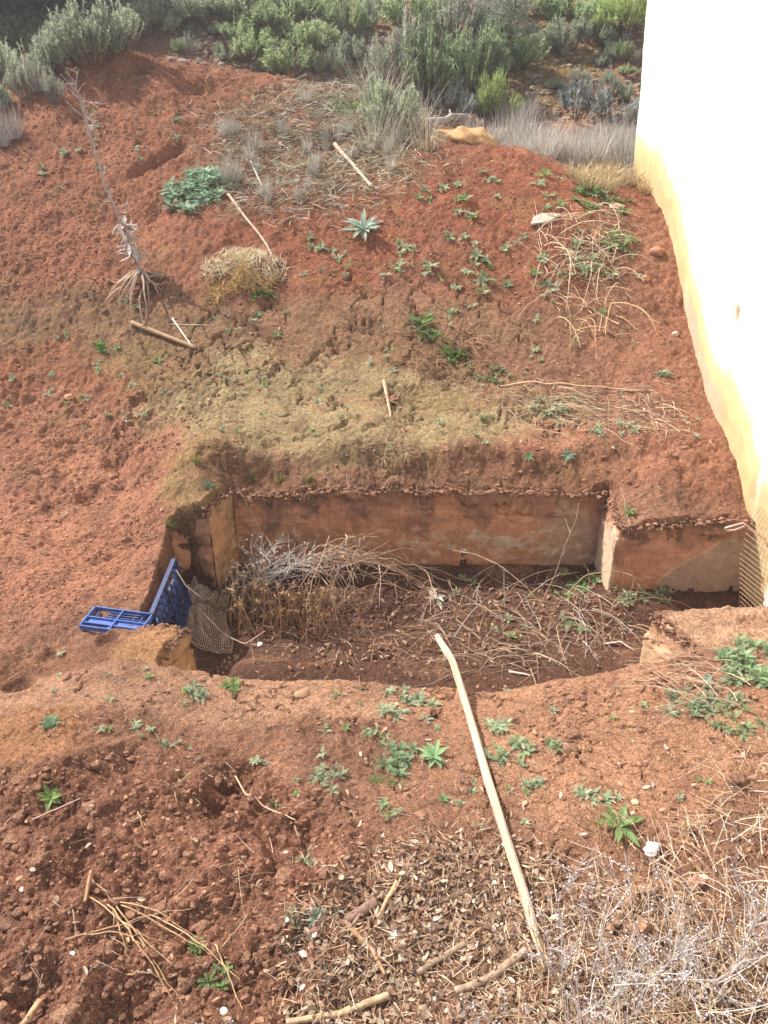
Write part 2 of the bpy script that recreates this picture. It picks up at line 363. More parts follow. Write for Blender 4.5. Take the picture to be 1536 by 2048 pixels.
# ---------------------------------------------------------------- mesh builder
class MB:
    def __init__(s): s.v = []; s.f = []; s.c = []; s.n = 0
    def add(s, V, Fc, col):
        V = np.asarray(V, float); s.v.append(V)
        s.f += [tuple(int(i)+s.n for i in q) for q in Fc]
        c = np.asarray(col, float)
        s.c.append(np.repeat(c[None,:], len(V), 0) if c.ndim == 1 else c)
        s.n += len(V)
    def tube(s, pts, rad, col, sides=5, cap=True):
        P = np.asarray([tuple(p) for p in pts], float); m = len(P)
        rad = np.full(m, rad, float) if not hasattr(rad, '__len__') else np.asarray(rad, float)
        T = np.gradient(P, axis=0); T /= np.maximum(np.linalg.norm(T, axis=1, keepdims=True), 1e-9)
        up = np.array([0,0,1.0]) if abs(T[0,2]) < .9 else np.array([1.0,0,0])
        a = np.cross(T[0], up); a /= np.linalg.norm(a); V = []
        for k in range(m):
            a = a - T[k]*np.dot(a, T[k]); a /= max(np.linalg.norm(a), 1e-9); b = np.cross(T[k], a)
            for q in range(sides):
                th = 2*np.pi*q/sides; V.append(P[k]+rad[k]*(np.cos(th)*a+np.sin(th)*b))
        Fc = [(k*sides+q, k*sides+(q+1) % sides, (k+1)*sides+(q+1) % sides, (k+1)*sides+q) for k in range(m-1) for q in range(sides)]
        if cap: Fc += [tuple(range(sides-1, -1, -1)), tuple((m-1)*sides+q for q in range(sides))]
        s.add(V, Fc, col)
    def leaf(s, base, d, up, ln, wd, col, curl=.2, seg=3, fold=.15, shape=(.0,.8,1,.75,.0)):
        d = np.asarray(tuple(d), float); d /= max(np.linalg.norm(d), 1e-9); up = np.asarray(tuple(up), float)
        sd_ = np.cross(d, up); sd_ /= max(np.linalg.norm(sd_), 1e-9); nrm = np.cross(sd_, d)
        base = np.asarray(tuple(base), float); V = []; m = seg+1
        for k in range(m):
            t = k/seg; w = wd/2*np.interp(t, np.linspace(0, 1, len(shape)), shape) + wd*.02
            c = base + d*ln*t*(1-.15*curl*t) - nrm*ln*curl*t*t
            V += [c-sd_*w+nrm*w*fold*2, c, c+sd_*w+nrm*w*fold*2]
        Fc = []
        for k in range(seg):
            a = 3*k; Fc += [(a,a+1,a+4,a+3), (a+1,a+2,a+5,a+4)]
        s.add(V, Fc, col)
    def quad_leaf(s, base, d, sd_, ln, wd, col):
        s.add([base-sd_*wd*.25, base+sd_*wd*.25, base+d*ln*.6+sd_*wd*.5, base+d*ln, base+d*ln*.6-sd_*wd*.5], [(0,1,2,3,4)], col)
    def blob(s, c, r, col, seed=0, sub=1, squash=(1,1,1), amp=.25, rot=None):
        V, Fc = ICO[sub]; V = V.copy()
        q = 1+amp*(gnoise(V[:,0]*1.7+seed*7.3, V[:,1]*1.7+V[:,2]*1.3+seed*3.1, seed % 97)*1.6+.35*gnoise(V[:,0]*4+seed, V[:,1]*4+V[:,2]*3, 3+seed % 91))
        V = V*q[:,None]*np.asarray(squash)*r
        if rot is not None:
            ca, sa = math.cos(rot), math.sin(rot); V = np.stack([V[:,0]*ca-V[:,1]*sa, V[:,0]*sa+V[:,1]*ca, V[:,2]], 1)
        s.add(V+np.asarray(tuple(c)), Fc, col)
    def build(s, name, m, parent=None, smooth=False, origin=None):
        V = np.concatenate(s.v) if s.v else np.zeros((0,3))
        if origin is not None: V = V-np.asarray(tuple(origin))
        me = bpy.data.meshes.new(name); me.from_pydata(V.tolist(), [], s.f)
        ca = me.color_attributes.new('Col', 'FLOAT_COLOR', 'POINT')
        C = np.concatenate(s.c) if s.c else np.zeros((0,3)); C = np.concatenate([np.clip(C, 0, 1), np.ones((len(C),1))], 1)
        ca.data.foreach_set('color', C.ravel().astype(np.float32))
        if smooth: me.polygons.foreach_set('use_smooth', [True]*len(me.polygons))
        me.materials.append(m)
        o = bpy.data.objects.new(name, me); COL.objects.link(o)
        if parent is not None: o.parent = parent
        if origin is not None: o.location = Vector(tuple(origin))
        return o
def _ico(sub):
    import bmesh
    b = bmesh.new(); bmesh.ops.create_icosphere(b, subdivisions=sub, radius=1)
    b.verts.ensure_lookup_table(); V = np.array([tuple(v.co) for v in b.verts]); Fc = [tuple(v.index for v in f.verts) for f in b.faces]; b.free()
    return V, Fc
ICO = {1: _ico(1), 2: _ico(2), 3: _ico(3), 4: _ico(4)}
def tag(o, label=None, cat=None, group=None, kind=None):
    if label: o['label'] = label
    if cat: o['category'] = cat
    if group: o['group'] = group
    if kind: o['kind'] = kind
    return o
def empty(name, loc, label, cat, group=None):
    o = bpy.data.objects.new(name, None); COL.objects.link(o); o.location = Vector(tuple(loc)); o.empty_display_size = .05
    return tag(o, label, cat, group)
def copy_tree(o, parent=None):
    c = o.copy(); COL.objects.link(c); c.parent = parent
    for ch in o.children: copy_tree(ch, c)
    return c
def jit(c, a=.15):
    k = 1+random.uniform(-a, a); return np.array([c[0]*k*(1+random.uniform(-a,a)*.3), c[1]*k, c[2]*k*(1+random.uniform(-a,a)*.3)])
def rv(a=1): return np.array([random.uniform(-a,a), random.uniform(-a,a), random.uniform(-a,a)])

def grid_mesh(name, X, Y, Z, C, m, keep=None, extra=None):
    h, w = X.shape
    me = bpy.data.meshes.new(name)
    V = np.stack([X, Y, Z], -1).reshape(-1, 3).astype(np.float32)
    idx = np.arange(h*w, dtype=np.int32).reshape(h, w)
    q = np.stack([idx[:-1,:-1], idx[:-1,1:], idx[1:,1:], idx[1:,:-1]], -1).reshape(-1, 4)
    if keep is not None: q = q[keep.reshape(-1)]
    me.vertices.add(len(V)); me.vertices.foreach_set('co', V.ravel())
    me.loops.add(q.size); me.loops.foreach_set('vertex_index', q.ravel().astype(np.int32))
    me.polygons.add(len(q)); me.polygons.foreach_set('loop_start', np.arange(0, q.size, 4, dtype=np.int32))
    try: me.polygons.foreach_set('loop_total', np.full(len(q), 4, np.int32))
    except Exception: pass
    me.polygons.foreach_set('use_smooth', np.ones(len(q), bool))
    me.update(calc_edges=True)
    ca = me.color_attributes.new('Col', 'FLOAT_COLOR', 'POINT')
    ca.data.foreach_set('color', np.concatenate([np.clip(C, 0, 1), np.ones(C.shape[:2]+(1,))], -1).reshape(-1).astype(np.float32))
    if extra is not None:
        cb = me.color_attributes.new('Soil', 'FLOAT_COLOR', 'POINT')
        cb.data.foreach_set('color', np.concatenate([np.clip(extra, 0, 1), np.ones(C.shape[:2]+(1,))], -1).reshape(-1).astype(np.float32))
    me.materials.append(m)
    o = bpy.data.objects.new(name, me); COL.objects.link(o)
    return o

# ---------------------------------------------------------------- ground colour (soil tones by zone)
BRN = (.31,.185,.130); RED = (.36,.155,.095); ORG = (.46,.245,.165); MOSS = (.29,.235,.115); PALE = (.44,.265,.180); DARK = (.17,.085,.06); HILLC = (.30,.165,.10)
gc = np.empty(GX.shape+(3,)); gc[:] = BRN
def paint(mask, col, a=1.0):
    k = (mask*a)[...,None]; gc[:] = gc*(1-k)+np.asarray(col)*k
paint(sst(11, 12.5, GY), HILLC)
paint(zmask(zone_y(150, 300, 8.1, 2.6, 1.9)), (.40,.19,.12))
paint(zmask(zone_y(650, 450, 7.35, 1.3, .55)), RED)
paint(zmask(zone_y(1000, 400, 7.8, 1.5, .9)), (.36,.155,.095))
paint(zmask(zone_y(1050, 520, 7.0, 1.2, .35)), (.34,.155,.10), .8)
paint(zmask(zone_y(650, 290, 8.4, 1.1, .6)), (.30,.19,.12), .7)
paint(zmask(zone_y(120, 660, 6.5, 1.4, .45)), (.29,.205,.125), .85)
paint(zmask(zone_y(330, 740, 6.1, .9, .4)), MOSS, .7)
paint(zmask(zone_y(700, 680, 6.3, 1.4, .38)), (.32,.215,.135), .9)
paint(zmask(zone_y(640, 815, 5.65, 1.75, .50), 1.2, .85), (.41,.36,.215), .95)
paint(zmask(zone_y(860, 800, 5.75, .6, .2)), MOSS, .5)
paint(zmask(zone_y(1380, 700, 6.2, .7, 1.4)), (.40,.215,.15), .8)
paint(zmask(zone_y(1330, 900, 5.2, 1.1, .4)), (.40,.205,.14), .75)
paint(zmask(zone(-20, 830, 330, 70, .4)), (.42,.18,.105), .8)
paint(zmask(zone(90, 1060, 320, 200, .06)), ORG)
paint(zmask(zone_y(400, 960, 5.0, .24, .45)), MOSS, .8)
paint(zmask(zone(60, 1330, 260, 45, 0)), (.24,.125,.08), .7)
paint(zmask(zone(500, 1400, 600, 60, 0)), (.50,.33,.23), .8)
paint(zmask(zone(1200, 1470, 420, 220, .02)), (.47,.29,.195), .85)
paint(zmask(zone(1420, 1245, 200, 50, .2), 1.2, .8), (.55,.38,.27), .95)
paint(zmask(zone(310, 1290, 90, 40, .1), 1.2, .8), (.48,.30,.16), .8)
paint(zmask(zone(70, 1480, 150, 90, .1)), (.42,.24,.13), .8)
paint(zmask(zone(260, 1770, 560, 300, .05)), (.325,.175,.125), .9)
paint(zmask(zone(900, 1930, 380, 190, .0)), (.24,.135,.085), .7)
paint(zmask(zone_y(1090, 180, 13.6, .7, 1.3)), (.27,.22,.06), .8)
paint(np.exp(-((GY-5.08)/.13)**2)*(np.abs(GX-.2)<1.5), (.25,.145,.095), .8)  # darker brown band along the back rim
paint(MK['heap']*sst(.25,.6,MK['c1']), (.24,.12,.08), .6)
gcs = gc*np.array((.90,.76,.66))
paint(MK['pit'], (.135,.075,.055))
paint(sst(.2, .5, fbm(GX*3+1, GY*3, 4, 66))*(GY > 5.1), MOSS, .35)
paint(sst(.1, .5, fbm(GX*7, GY*7, 4, 67)), DARK, .35)
paint(sst(.15, .5, fbm(GX*5+8, GY*5, 4, 68)), PALE, .35)
paint(sst(.2, .5, fbm(GX*1.2+8, GY*1.2, 4, 69))*sst(12, 13, GY), (.25,.2,.12), .6)
gc *= np.array((.90,.775,.70)); gc *= (1+.18*sst(12,13,GY))[...,None]
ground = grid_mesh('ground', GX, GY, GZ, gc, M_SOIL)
tag(ground, kind='structure')

# the track behind the spoil heap
ty = np.linspace(11.15, 12.05, 30)[:,None]+np.zeros((1,200)); tx = np.linspace(-8.5, 8.5, 200)[None,:]+np.zeros((30,1))
tyy = ty+.25*np.sin(tx*.5)
tz = hgt(tx, tyy)+.03-.06*(np.abs(np.linspace(-1,1,30))[:,None]**4)
tcol = np.empty(tx.shape+(3,)); tcol[:] = (.42,.24,.17)
tag(grid_mesh('path', tx, tyy, tz, tcol, M_SOIL), kind='structure')

# ---------------------------------------------------------------- rammed earth walls round the pit
def wall_material(name, c1, c2, c3, pale, pale_lo=.5):
    m, N, L, P = mat(name)
    tc = N.new('ShaderNodeTexCoord').outputs['Object']
    f1 = noise_tex(N, L, tc, 2.3, 6, .6, .4); f2 = noise_tex(N, L, tc, 13, 6, .7, .3); f3 = noise_tex(N, L, tc, 120, 3, .7)
    mp = N.new('ShaderNodeMapping'); mp.inputs['Scale'].default_value = (1.2, 1.2, 11); L.new(tc, mp.inputs[0])
    f4 = noise_tex(N, L, mp.outputs[0], 1.6, 4, .6, .3)
    c = mix(N, L, 'MIX', ramp(N, L, f1, [(.38, 0.0), (.62, 1.0)]), c1, c2)
    c = mix(N, L, 'MIX', ramp(N, L, f4, [(.45, 0.0), (.62, .8)]), c, c3)
    sx = N.new('ShaderNodeSeparateXYZ'); L.new(tc, sx.inputs[0])
    zz = ramp(N, L, sx.outputs[2], [(0.0, 0.0), (.0, 0.0), (1, 0.0)])
    mr = nn(N, 'ShaderNodeMapRange'); L.new(sx.outputs[2], mr.inputs[0]); mr.inputs[1].default_value = -.05; mr.inputs[2].default_value = -.4
    pf = mix(N, L, 'MULTIPLY', 1.0, ramp(N, L, f2, [(pale_lo, 0.0), (pale_lo+.14, .75)]), ramp(N, L, mr.outputs[0], [(.0, .1), (.35, 1.0), (.8, .7), (1.0, .1)]))
    c = mix(N, L, 'MIX', pf, c, pale)
    c = mix(N, L, 'MULTIPLY', 1.0, c, ramp(N, L, f2, [(.3, .78), (.7, 1.2)])); c = mix(N, L, 'MULTIPLY', 1.0, c, ramp(N, L, f3, [(.3, .85), (.7, 1.15)]))
    va = N.new('ShaderNodeVertexColor'); va.layer_name = 'Col'; vb = N.new('ShaderNodeVertexColor'); vb.layer_name = 'Soil'; vs = N.new('ShaderNodeSeparateColor'); L.new(va.outputs[0], vs.inputs[0]); tv = ramp(N, L, f2, [(.3, .8), (.7, 1.2)]); c = mix(N, L, 'MIX', vs.outputs[1], c, mix(N, L, 'MULTIPLY', 1.0, (.36,.245,.17), tv)); c = mix(N, L, 'MIX', vs.outputs[2], c, mix(N, L, 'MULTIPLY', 1.0, (.55,.43,.31), tv)); c = mix(N, L, 'MIX', vs.outputs[0], c, mix(N, L, 'MULTIPLY', 1.0, vb.outputs[0], ramp(N, L, f2, [(.3, .55), (.7, 1.4)])))
    L.new(c, P.inputs['Base Color']); P.inputs['Roughness'].default_value = .9
    b1 = nn(N, 'ShaderNodeBump', Strength=.5, Distance=.02); L.new(f2, b1.inputs['Height'])
    b2 = nn(N, 'ShaderNodeBump', Strength=.4, Distance=.004); L.new(f3, b2.inputs['Height']); L.new(b1.outputs[0], b2.inputs['Normal'])
    L.new(b2.outputs[0], P.inputs['Normal'])
    return m
M_BACK = wall_material('earth_render_back', (.46,.215,.11), (.50,.25,.13), (.37,.17,.09), (.52,.39,.30))
M_PIER = wall_material('earth_render_pier', (.47,.22,.12), (.40,.20,.12), (.50,.26,.15), (.48,.33,.25), .56)
M_PALEW = wall_material('earth_render_pale', (.55,.36,.23), (.48,.29,.16), (.58,.38,.22), (.6,.5,.4))
M_ORANGE = wall_material('earth_render_orange', (.44,.22,.095), (.33,.16,.08), (.46,.26,.12), (.55,.40,.25))

def soil_at(x, y):
    fj = np.clip(np.interp(y, YL, _jf), 0, len(YL)-1.001).astype(int); fi = np.clip((x/halfw(y)+1)/2*(NX-1), 0, NX-1.001).astype(int)
    return gcs[fj, fi]
def wall_cols(smk, A_, s, marks):
    C = np.zeros(A_.shape); C[...,0] = smk
    if marks is not None:
        g, b = marks(A_[...,0], A_[...,1], A_[...,2]); C[...,1] = np.clip(g, 0, 1); C[...,2] = np.clip(b, 0, 1)
    return C
WT = []
def earth_wall(name, pts, zbot, ztop, m, label, marks=None, amp=.012, back=.12, seed=1, res=.011, crumble=.03):
    """skin of the cut earth wall along a plan polyline (pit on the right hand side), closed by a crumbly top and a back"""
    pts = np.array(pts, float); seg = np.diff(pts, axis=0); L_ = np.linalg.norm(seg, axis=1); cum = np.concatenate([[0], np.cumsum(L_)])
    ns = max(int(cum[-1]/res), 4); s = np.linspace(0, cum[-1], ns)
    px = np.interp(s, cum, pts[:,0]); py = np.interp(s, cum, pts[:,1])
    k = np.clip(np.searchsorted(cum, s, 'right')-1, 0, len(seg)-1); nx_ = -seg[k,1]/L_[k]; ny_ = seg[k,0]/L_[k]   # points away from the pit
    w = 4
    nxs = np.convolve(np.pad(nx_, w, 'edge'), np.ones(2*w+1)/(2*w+1), 'valid'); nys = np.convolve(np.pad(ny_, w, 'edge'), np.ones(2*w+1)/(2*w+1), 'valid')
    l_ = np.hypot(nxs, nys); nxs /= l_; nys /= l_
    zg = hgt0(px+nxs*.12, py+nys*.12); kk = np.ones(13)/13; zg = np.convolve(np.pad(zg, 6, 'edge'), kk, 'valid')
    zt = np.minimum(ztop(px, py, s)+.0, hgt0(px+nxs*.06, py+nys*.06)-.02) + crumble*.7*fbm(s*5, s*0+seed, 5, seed, .6)
    WT.append((px, py, zt, nxs, nys))
    nv = 64; rows = []; sm = []
    for j in range(nv+14):
        if j <= nv:
            t = j/nv; off = np.zeros(ns); z = zbot+(zt-zbot)*t
            disp = amp*fbm(s*3+seed*3, z*3, 4, seed+1, .6)*1.3 + .004*fbm(s*30, z*30, 3, seed+2)
            disp = disp - np.where(t > .9, (t-.9)/.1, 0)**2*.018
            brk = sst(.0, .12, fbm(s*1.6, z*4, 6, seed+4, .68))*sst(.55, .95, t)          # pieces of the render fallen away near the top
            off = -disp*1.0 + brk*.028; sm.append(np.clip(sst(.55, .8, t*1.0+.45*fbm(s*5, s*0+t*2.5, 4, seed+9, .6)-.12)*.9+.0*brk, 0, 1))
        else:
            q = (j-nv)/13
            sm.append(np.ones(ns))
            off = .030+q*.035; z = zt-.012*q-.35*np.clip(q-.6, 0, 1)
        rows.append(np.stack([px+nxs*off, py+nys*off, z], -1))
    A_ = np.array(rows)
    o = grid_mesh(name, A_[...,0], A_[...,1], A_[...,2], wall_cols(np.array(sm), A_, s, marks), m, None, soil_at(A_[...,0]+.0, A_[...,1]+.0))
    return tag(o, label, 'earth wall')
cst = lambda a, b, key=None: (lambda px, py, s: a+(b-a)*s/max(s[-1], .01))
earth_wall('earth_wall', [(-1.04,4.955),(1.535,4.955)], -.53, cst(.21,.185), M_BACK, 'long shaded back wall of the dug earth pit, orange brown with pale salt stains', marks=lambda x,y,z: (sst(.95,1.35,x+.25*fbm(x*3,z*3,4,5))*.85, sst(.12,.38,fbm(x*5,z*8,5,6,.65)-.5*np.abs(z+.22)/.2+.18*sst(-.2,1,x))*.75), seed=3, crumble=.05)
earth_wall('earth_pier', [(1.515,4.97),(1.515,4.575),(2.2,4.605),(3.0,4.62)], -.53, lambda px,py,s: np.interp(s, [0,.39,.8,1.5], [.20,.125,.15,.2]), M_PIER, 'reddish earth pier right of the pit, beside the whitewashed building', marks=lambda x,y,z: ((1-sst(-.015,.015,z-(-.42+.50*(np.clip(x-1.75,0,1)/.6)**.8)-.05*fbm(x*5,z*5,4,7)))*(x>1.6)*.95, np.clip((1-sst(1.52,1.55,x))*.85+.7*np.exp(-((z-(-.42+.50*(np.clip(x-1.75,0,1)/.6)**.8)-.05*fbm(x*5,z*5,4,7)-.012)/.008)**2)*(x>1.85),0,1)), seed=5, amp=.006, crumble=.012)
lp = empty('earth_pier', (-1.25, 4.75, -.45), 'short mossy earth pier at the left end of the pit, behind the blue crate side', 'earth wall')
for nm_, pl, zz_, mm_, am in (('front_face', [(-1.42,4.56),(-1.28,4.60),(-1.125,4.575)], [.10,.20,.27], M_PIER, .035), ('side_face', [(-1.125,4.575),(-1.10,4.66),(-1.04,4.97)], [.27,.25,.20], M_ORANGE, .012)):
    o = earth_wall(nm_, pl, -.53, (lambda q: lambda px,py,s: np.interp(s/s[-1], [0,.5,1], q))(zz_), mm_, None, seed=8, amp=am, crumble=.06)
    for k in ('label', 'category'):
        if k in o: del o[k]
    o.parent = lp; o.location = -lp.location
earth_wall('earth_wall', [(-1.17,3.28),(-1.06,3.60),(-1.36,3.68)], -.53, lambda px,py,s: np.interp(s, [0,.15,.34,.6], [.04,.10,.13,.06]), M_ORANGE, 'yellow orange earth wall stub beside the broken blue crate pieces', seed=12, amp=.008, back=.07, crumble=.02)
earth_wall('earth_wall', [(3.0,3.70),(1.45,3.64),(1.60,3.30)], -.53, lambda px,py,s: .17+0*s, M_PALEW, 'low sunlit earth wall with a pale broken end at the right front of the pit', seed=14, amp=.012, back=.07, crumble=.02)

# ---------------------------------------------------------------- whitewashed building
def plaster():
    m, N, L, P = mat('whitewash')
    tc = N.new('ShaderNodeTexCoord').outputs['Object']
    at_ = N.new('ShaderNodeVertexColor'); at_.layer_name = 'Col'
    f1 = noise_tex(N, L, tc, 2.2, 6, .65, .6); f2 = noise_tex(N, L, tc, 30, 4, .7)
    c = mix(N, L, 'MULTIPLY', 1.0, at_.outputs[0], ramp(N, L, f1, [(.3, .9), (.7, 1.05)]))
    c = mix(N, L, 'MULTIPLY', 1.0, c, ramp(N, L, f2, [(.3, .94), (.7, 1.04)]))
    L.new(c, P.inputs['Base Color']); P.inputs['Roughness'].default_value = .85
    b1 = nn(N, 'ShaderNodeBump', Strength=.4, Distance=.01); L.new(f2, b1.inputs['Height']); L.new(b1.outputs[0], P.inputs['Normal'])
    return m
M_WHITE = plaster()
def wx(y, z): return 2.02+.066*y-.065*(z-1.0)+.35*np.clip(4.7-y, 0, .5)
bld = empty('building', (3.4, 6, 0), 'whitewashed building with a yellowed wall base on the right', 'building')
ny, nzv = 420, 360
yy = np.linspace(-2.0, 9.15, ny)[:,None]+np.zeros((1,nzv)); zz = np.linspace(-.8, 6.0, nzv)[None,:]+np.zeros((ny,1))
hg = hgt(wx(yy, .8)-.02, yy)
hg = np.where(yy < 4.6, np.maximum(hg, .05+.0*yy), hg)
xx = wx(yy, zz) + .012*fbm(yy*1.4, zz*1.4, 4, 91) + .004*fbm(yy*8, zz*8, 3, 92)
ab = zz-hg + .16*fbm(yy*1.1, zz*.8, 4, 93)
wc = np.empty(xx.shape+(3,)); wc[:] = (.86,.85,.82)
def wp(mk, col): wc[:] = wc*(1-mk[...,None])+np.asarray(col)*mk[...,None]
wp(1-sst(.30, .50, ab), (.66,.56,.30))
wp((1-sst(.1, .32, ab+.1*fbm(yy*5, zz*5, 3, 94)))*.85, (.54,.41,.22))
wp((1-sst(.16, .20, ab+.05*fbm(yy*9, zz*9, 3, 97)))*sst(5.3, 5.6, yy)*(1-sst(6.6, 6.8, yy)), (.60,.42,.30))
wp(sst(.28, .42, fbm(yy*3, zz*2.2, 5, 95))*.35, (.75,.66,.45))
c = at_y(1467, 712, 5.5)
crk = np.exp(-((yy-5.45)/.035)**2-((zz-1.28)/.06)**2)
line = np.exp(-((yy-5.43-.05*fbm(zz*4, zz*0, 3, 98))/.006)**2)*sst(.75, .9, zz)*(1-sst(1.3, 1.4, zz))
wp(np.clip(crk*1.4, 0, 1), (.40,.24,.10)); wp(line*.7, (.45,.33,.2))
xx = xx + .03*crk
o = grid_mesh('wall', xx, yy, zz, wc, M_WHITE); o.parent = bld; o.location = -bld.location
# body of the building behind the painted face
b = MB(); yb = [-2.0, 9.15]
V = [(wx(-2,-.8)+.03,-1.98,-.8),(wx(9.15,-.8)+.03,9.14,-.8),(7.5,9.16,-.8),(7.5,-2,-.8),(wx(-2,6)+.03,-1.98,6),(wx(9.15,6)+.03,9.14,6),(7.5,9.16,6),(7.5,-2,6)]
b.add(V, [(0,1,5,4),(1,2,6,5),(2,3,7,6),(3,0,4,7),(0,3,2,1)], (.84,.83,.79))
o = b.build('rear_wall', M_WHITE, bld); o.location = -bld.location
b = MB(); b.add([(2.2,-2.3,6.0),(2.35,9.35,6.0),(7.8,9.35,6.9),(7.8,-2.3,6.9),(2.2,-2.3,6.08),(2.35,9.35,6.08),(7.8,9.35,6.98),(7.8,-2.3,6.98)], [(3,2,1,0),(4,5,6,7),(0,1,5,4),(1,2,6,5),(2,3,7,6),(3,0,4,7)], (.45,.2,.12))
o = b.build('roof', M_STONE, bld); o.location = -bld.location
# ================================================================ builders for plants, wood, litter
def blades(mb, B, D, L_, Wd, C, droop=.3, seg=4, tip=.15):
    """many thin flat stems at once: bases B, directions D (N,3)"""
    B = np.asarray(B, float); D = np.asarray(D, float); D = D/np.linalg.norm(D, axis=1, keepdims=True); N = len(B)
    L_ = np.broadcast_to(np.asarray(L_, float), (N,))[:,None]; Wd = np.broadcast_to(np.asarray(Wd, float), (N,))[:,None]
    sd_ = np.cross(D, rng.normal(size=(N,3))); sd_ /= np.maximum(np.linalg.norm(sd_, axis=1, keepdims=True), 1e-9)
    dr = np.broadcast_to(np.asarray(droop, float), (N,))[:,None]; V = []
    wob = rng.normal(size=(N,3))*.10
    for k in range(seg+1):
        t = k/seg; p = B+D*L_*t+wob*L_*t*t; p = p-np.array([0,0,1.])*dr*L_*t*t
        w = Wd*.5*(1-(1-tip)*t); V += [p-sd_*w, p+sd_*w]
    V = np.stack(V, 1)                      # N, 2(seg+1), 3
    m = 2*(seg+1); fc = []
    base = np.array([(2*k, 2*k+1, 2*k+3, 2*k+2) for k in range(seg)])
    idx = (np.arange(N)*m)[:,None,None]+base[None]
    mb.add(V.reshape(-1,3), idx.reshape(-1,4), np.repeat(np.asarray(C, float), m, 0) if np.ndim(C) == 2 else C)
def cols(n_, c, a=.2, c2=None):
    c = np.asarray(c, float); k = 1+rng.uniform(-a, a, (n_,1)); o = c*k
    if c2 is not None:
        t = rng.random((n_,1)); o = (c*(1-t)+np.asarray(c2)*t)*k
    return o
def curve(p, d, ln, droop=.2, wob=.08, n_=8):
    p = np.array(tuple(p), float); d = np.array(tuple(d), float); d /= np.linalg.norm(d); P = [p.copy()]; dd = d.copy()
    for k in range(n_):
        dd = dd+rv(wob)+np.array([0,0,-droop/n_]); dd /= np.linalg.norm(dd); p = p+dd*ln/n_; P.append(p.copy())
    return P
def branchy(mb, p, d, ln, r, col, depth=2, kids=4, spread=.7, droop=.0, wob=.1, sides=4, shrink=.55):
    P = curve(p, d, ln, droop, wob, 6); mb.tube(P, np.linspace(r, r*.45, len(P)), jit(col), sides, False)
    tips = [P[-1]]
    if depth > 0:
        for k in range(kids):
            t = random.uniform(.2, .98); q = P[min(int(t*6), 5)]; dd = np.array(P[min(int(t*6)+1, 6)])-np.array(q); dd /= max(np.linalg.norm(dd), 1e-9)
            e = dd+rv(spread); tips += branchy(mb, q, e, ln*shrink*random.uniform(.6, 1.2), r*.6, col, depth-1, kids, spread, droop, wob, max(sides-1, 3), shrink)
    return tips
def rosette(name, n_, r, wd, col, tilt=(.15,.7), col2=None, shape=(.35,.7,1,.7,.05), curl=.25, rings=1):
    mb = MB()
    for k in range(n_):
        a = 2*math.pi*k/n_*1.0+random.uniform(-.25,.25)+k*.3; e = random.uniform(*tilt); d = (math.cos(a)*math.cos(e), math.sin(a)*math.cos(e), math.sin(e))
        c = np.asarray(col) if col2 is None or random.random() < .6 else np.asarray(col2)
        mb.leaf((0,0,.004), d, (0,0,1), r*random.uniform(.7,1.1), wd*random.uniform(.8,1.15), jit(c), curl+random.uniform(-.1,.15), 4, .15, shape)
    return mb
def feathery(n_, r, col, width=.25, pairs=9, mb=None, off=(0,0,0), tilt=(.1,.9)):
    mb = mb or MB(); off = np.array(off, float)
    for k in range(n_):
        a = random.uniform(0, 2*math.pi); e = random.uniform(*tilt); d = np.array([math.cos(a)*math.cos(e), math.sin(a)*math.cos(e), math.sin(e)])
        L_ = r*random.uniform(.6,1.15); P = curve(off, d, L_, .7, .06, 6); c = jit(col, .25); mb.tube(P, L_*.012+.0006, c*.9, 3, False)
        P = np.array(P)
        for q in range(pairs):
            t = .25+.75*q/pairs; i = t*6; j = min(int(i), 5); b = P[j]*(1-(i-j))+P[j+1]*(i-j); ax = P[j+1]-P[j]; ax /= np.linalg.norm(ax)
            sd_ = np.cross(ax, [0,0,1]); sd_ /= max(np.linalg.norm(sd_), 1e-9); up = np.cross(sd_, ax)
            ll = L_*width*(1.1-.6*t)
            for s in (-1,1):
                dd = ax*.6+sd_*s+up*random.uniform(-.1,.5); dd /= np.linalg.norm(dd)
                mb.quad_leaf(b, dd, np.cross(dd, up), ll, ll*.38, jit(c, .12))
    return mb
def grass_tuft(n_, h, spread, wd, col, col2=None, mb=None, off=(0,0,0), droop=(.05,.5), br=.02):
    mb = mb or MB(); a = rng.uniform(0, 2*np.pi, n_); s = rng.uniform(0, spread, n_)
    B = np.stack([np.cos(a)*rng.uniform(0,br,n_), np.sin(a)*rng.uniform(0,br,n_), np.full(n_,-.01)], 1)+np.array(off)
    D = np.stack([np.cos(a)*s, np.sin(a)*s, np.ones(n_)], 1)
    blades(mb, B, D, h*rng.uniform(.5,1.1,n_), wd*rng.uniform(.7,1.3,n_), cols(n_, col, .2, col2), rng.uniform(*droop, n_)); return mb
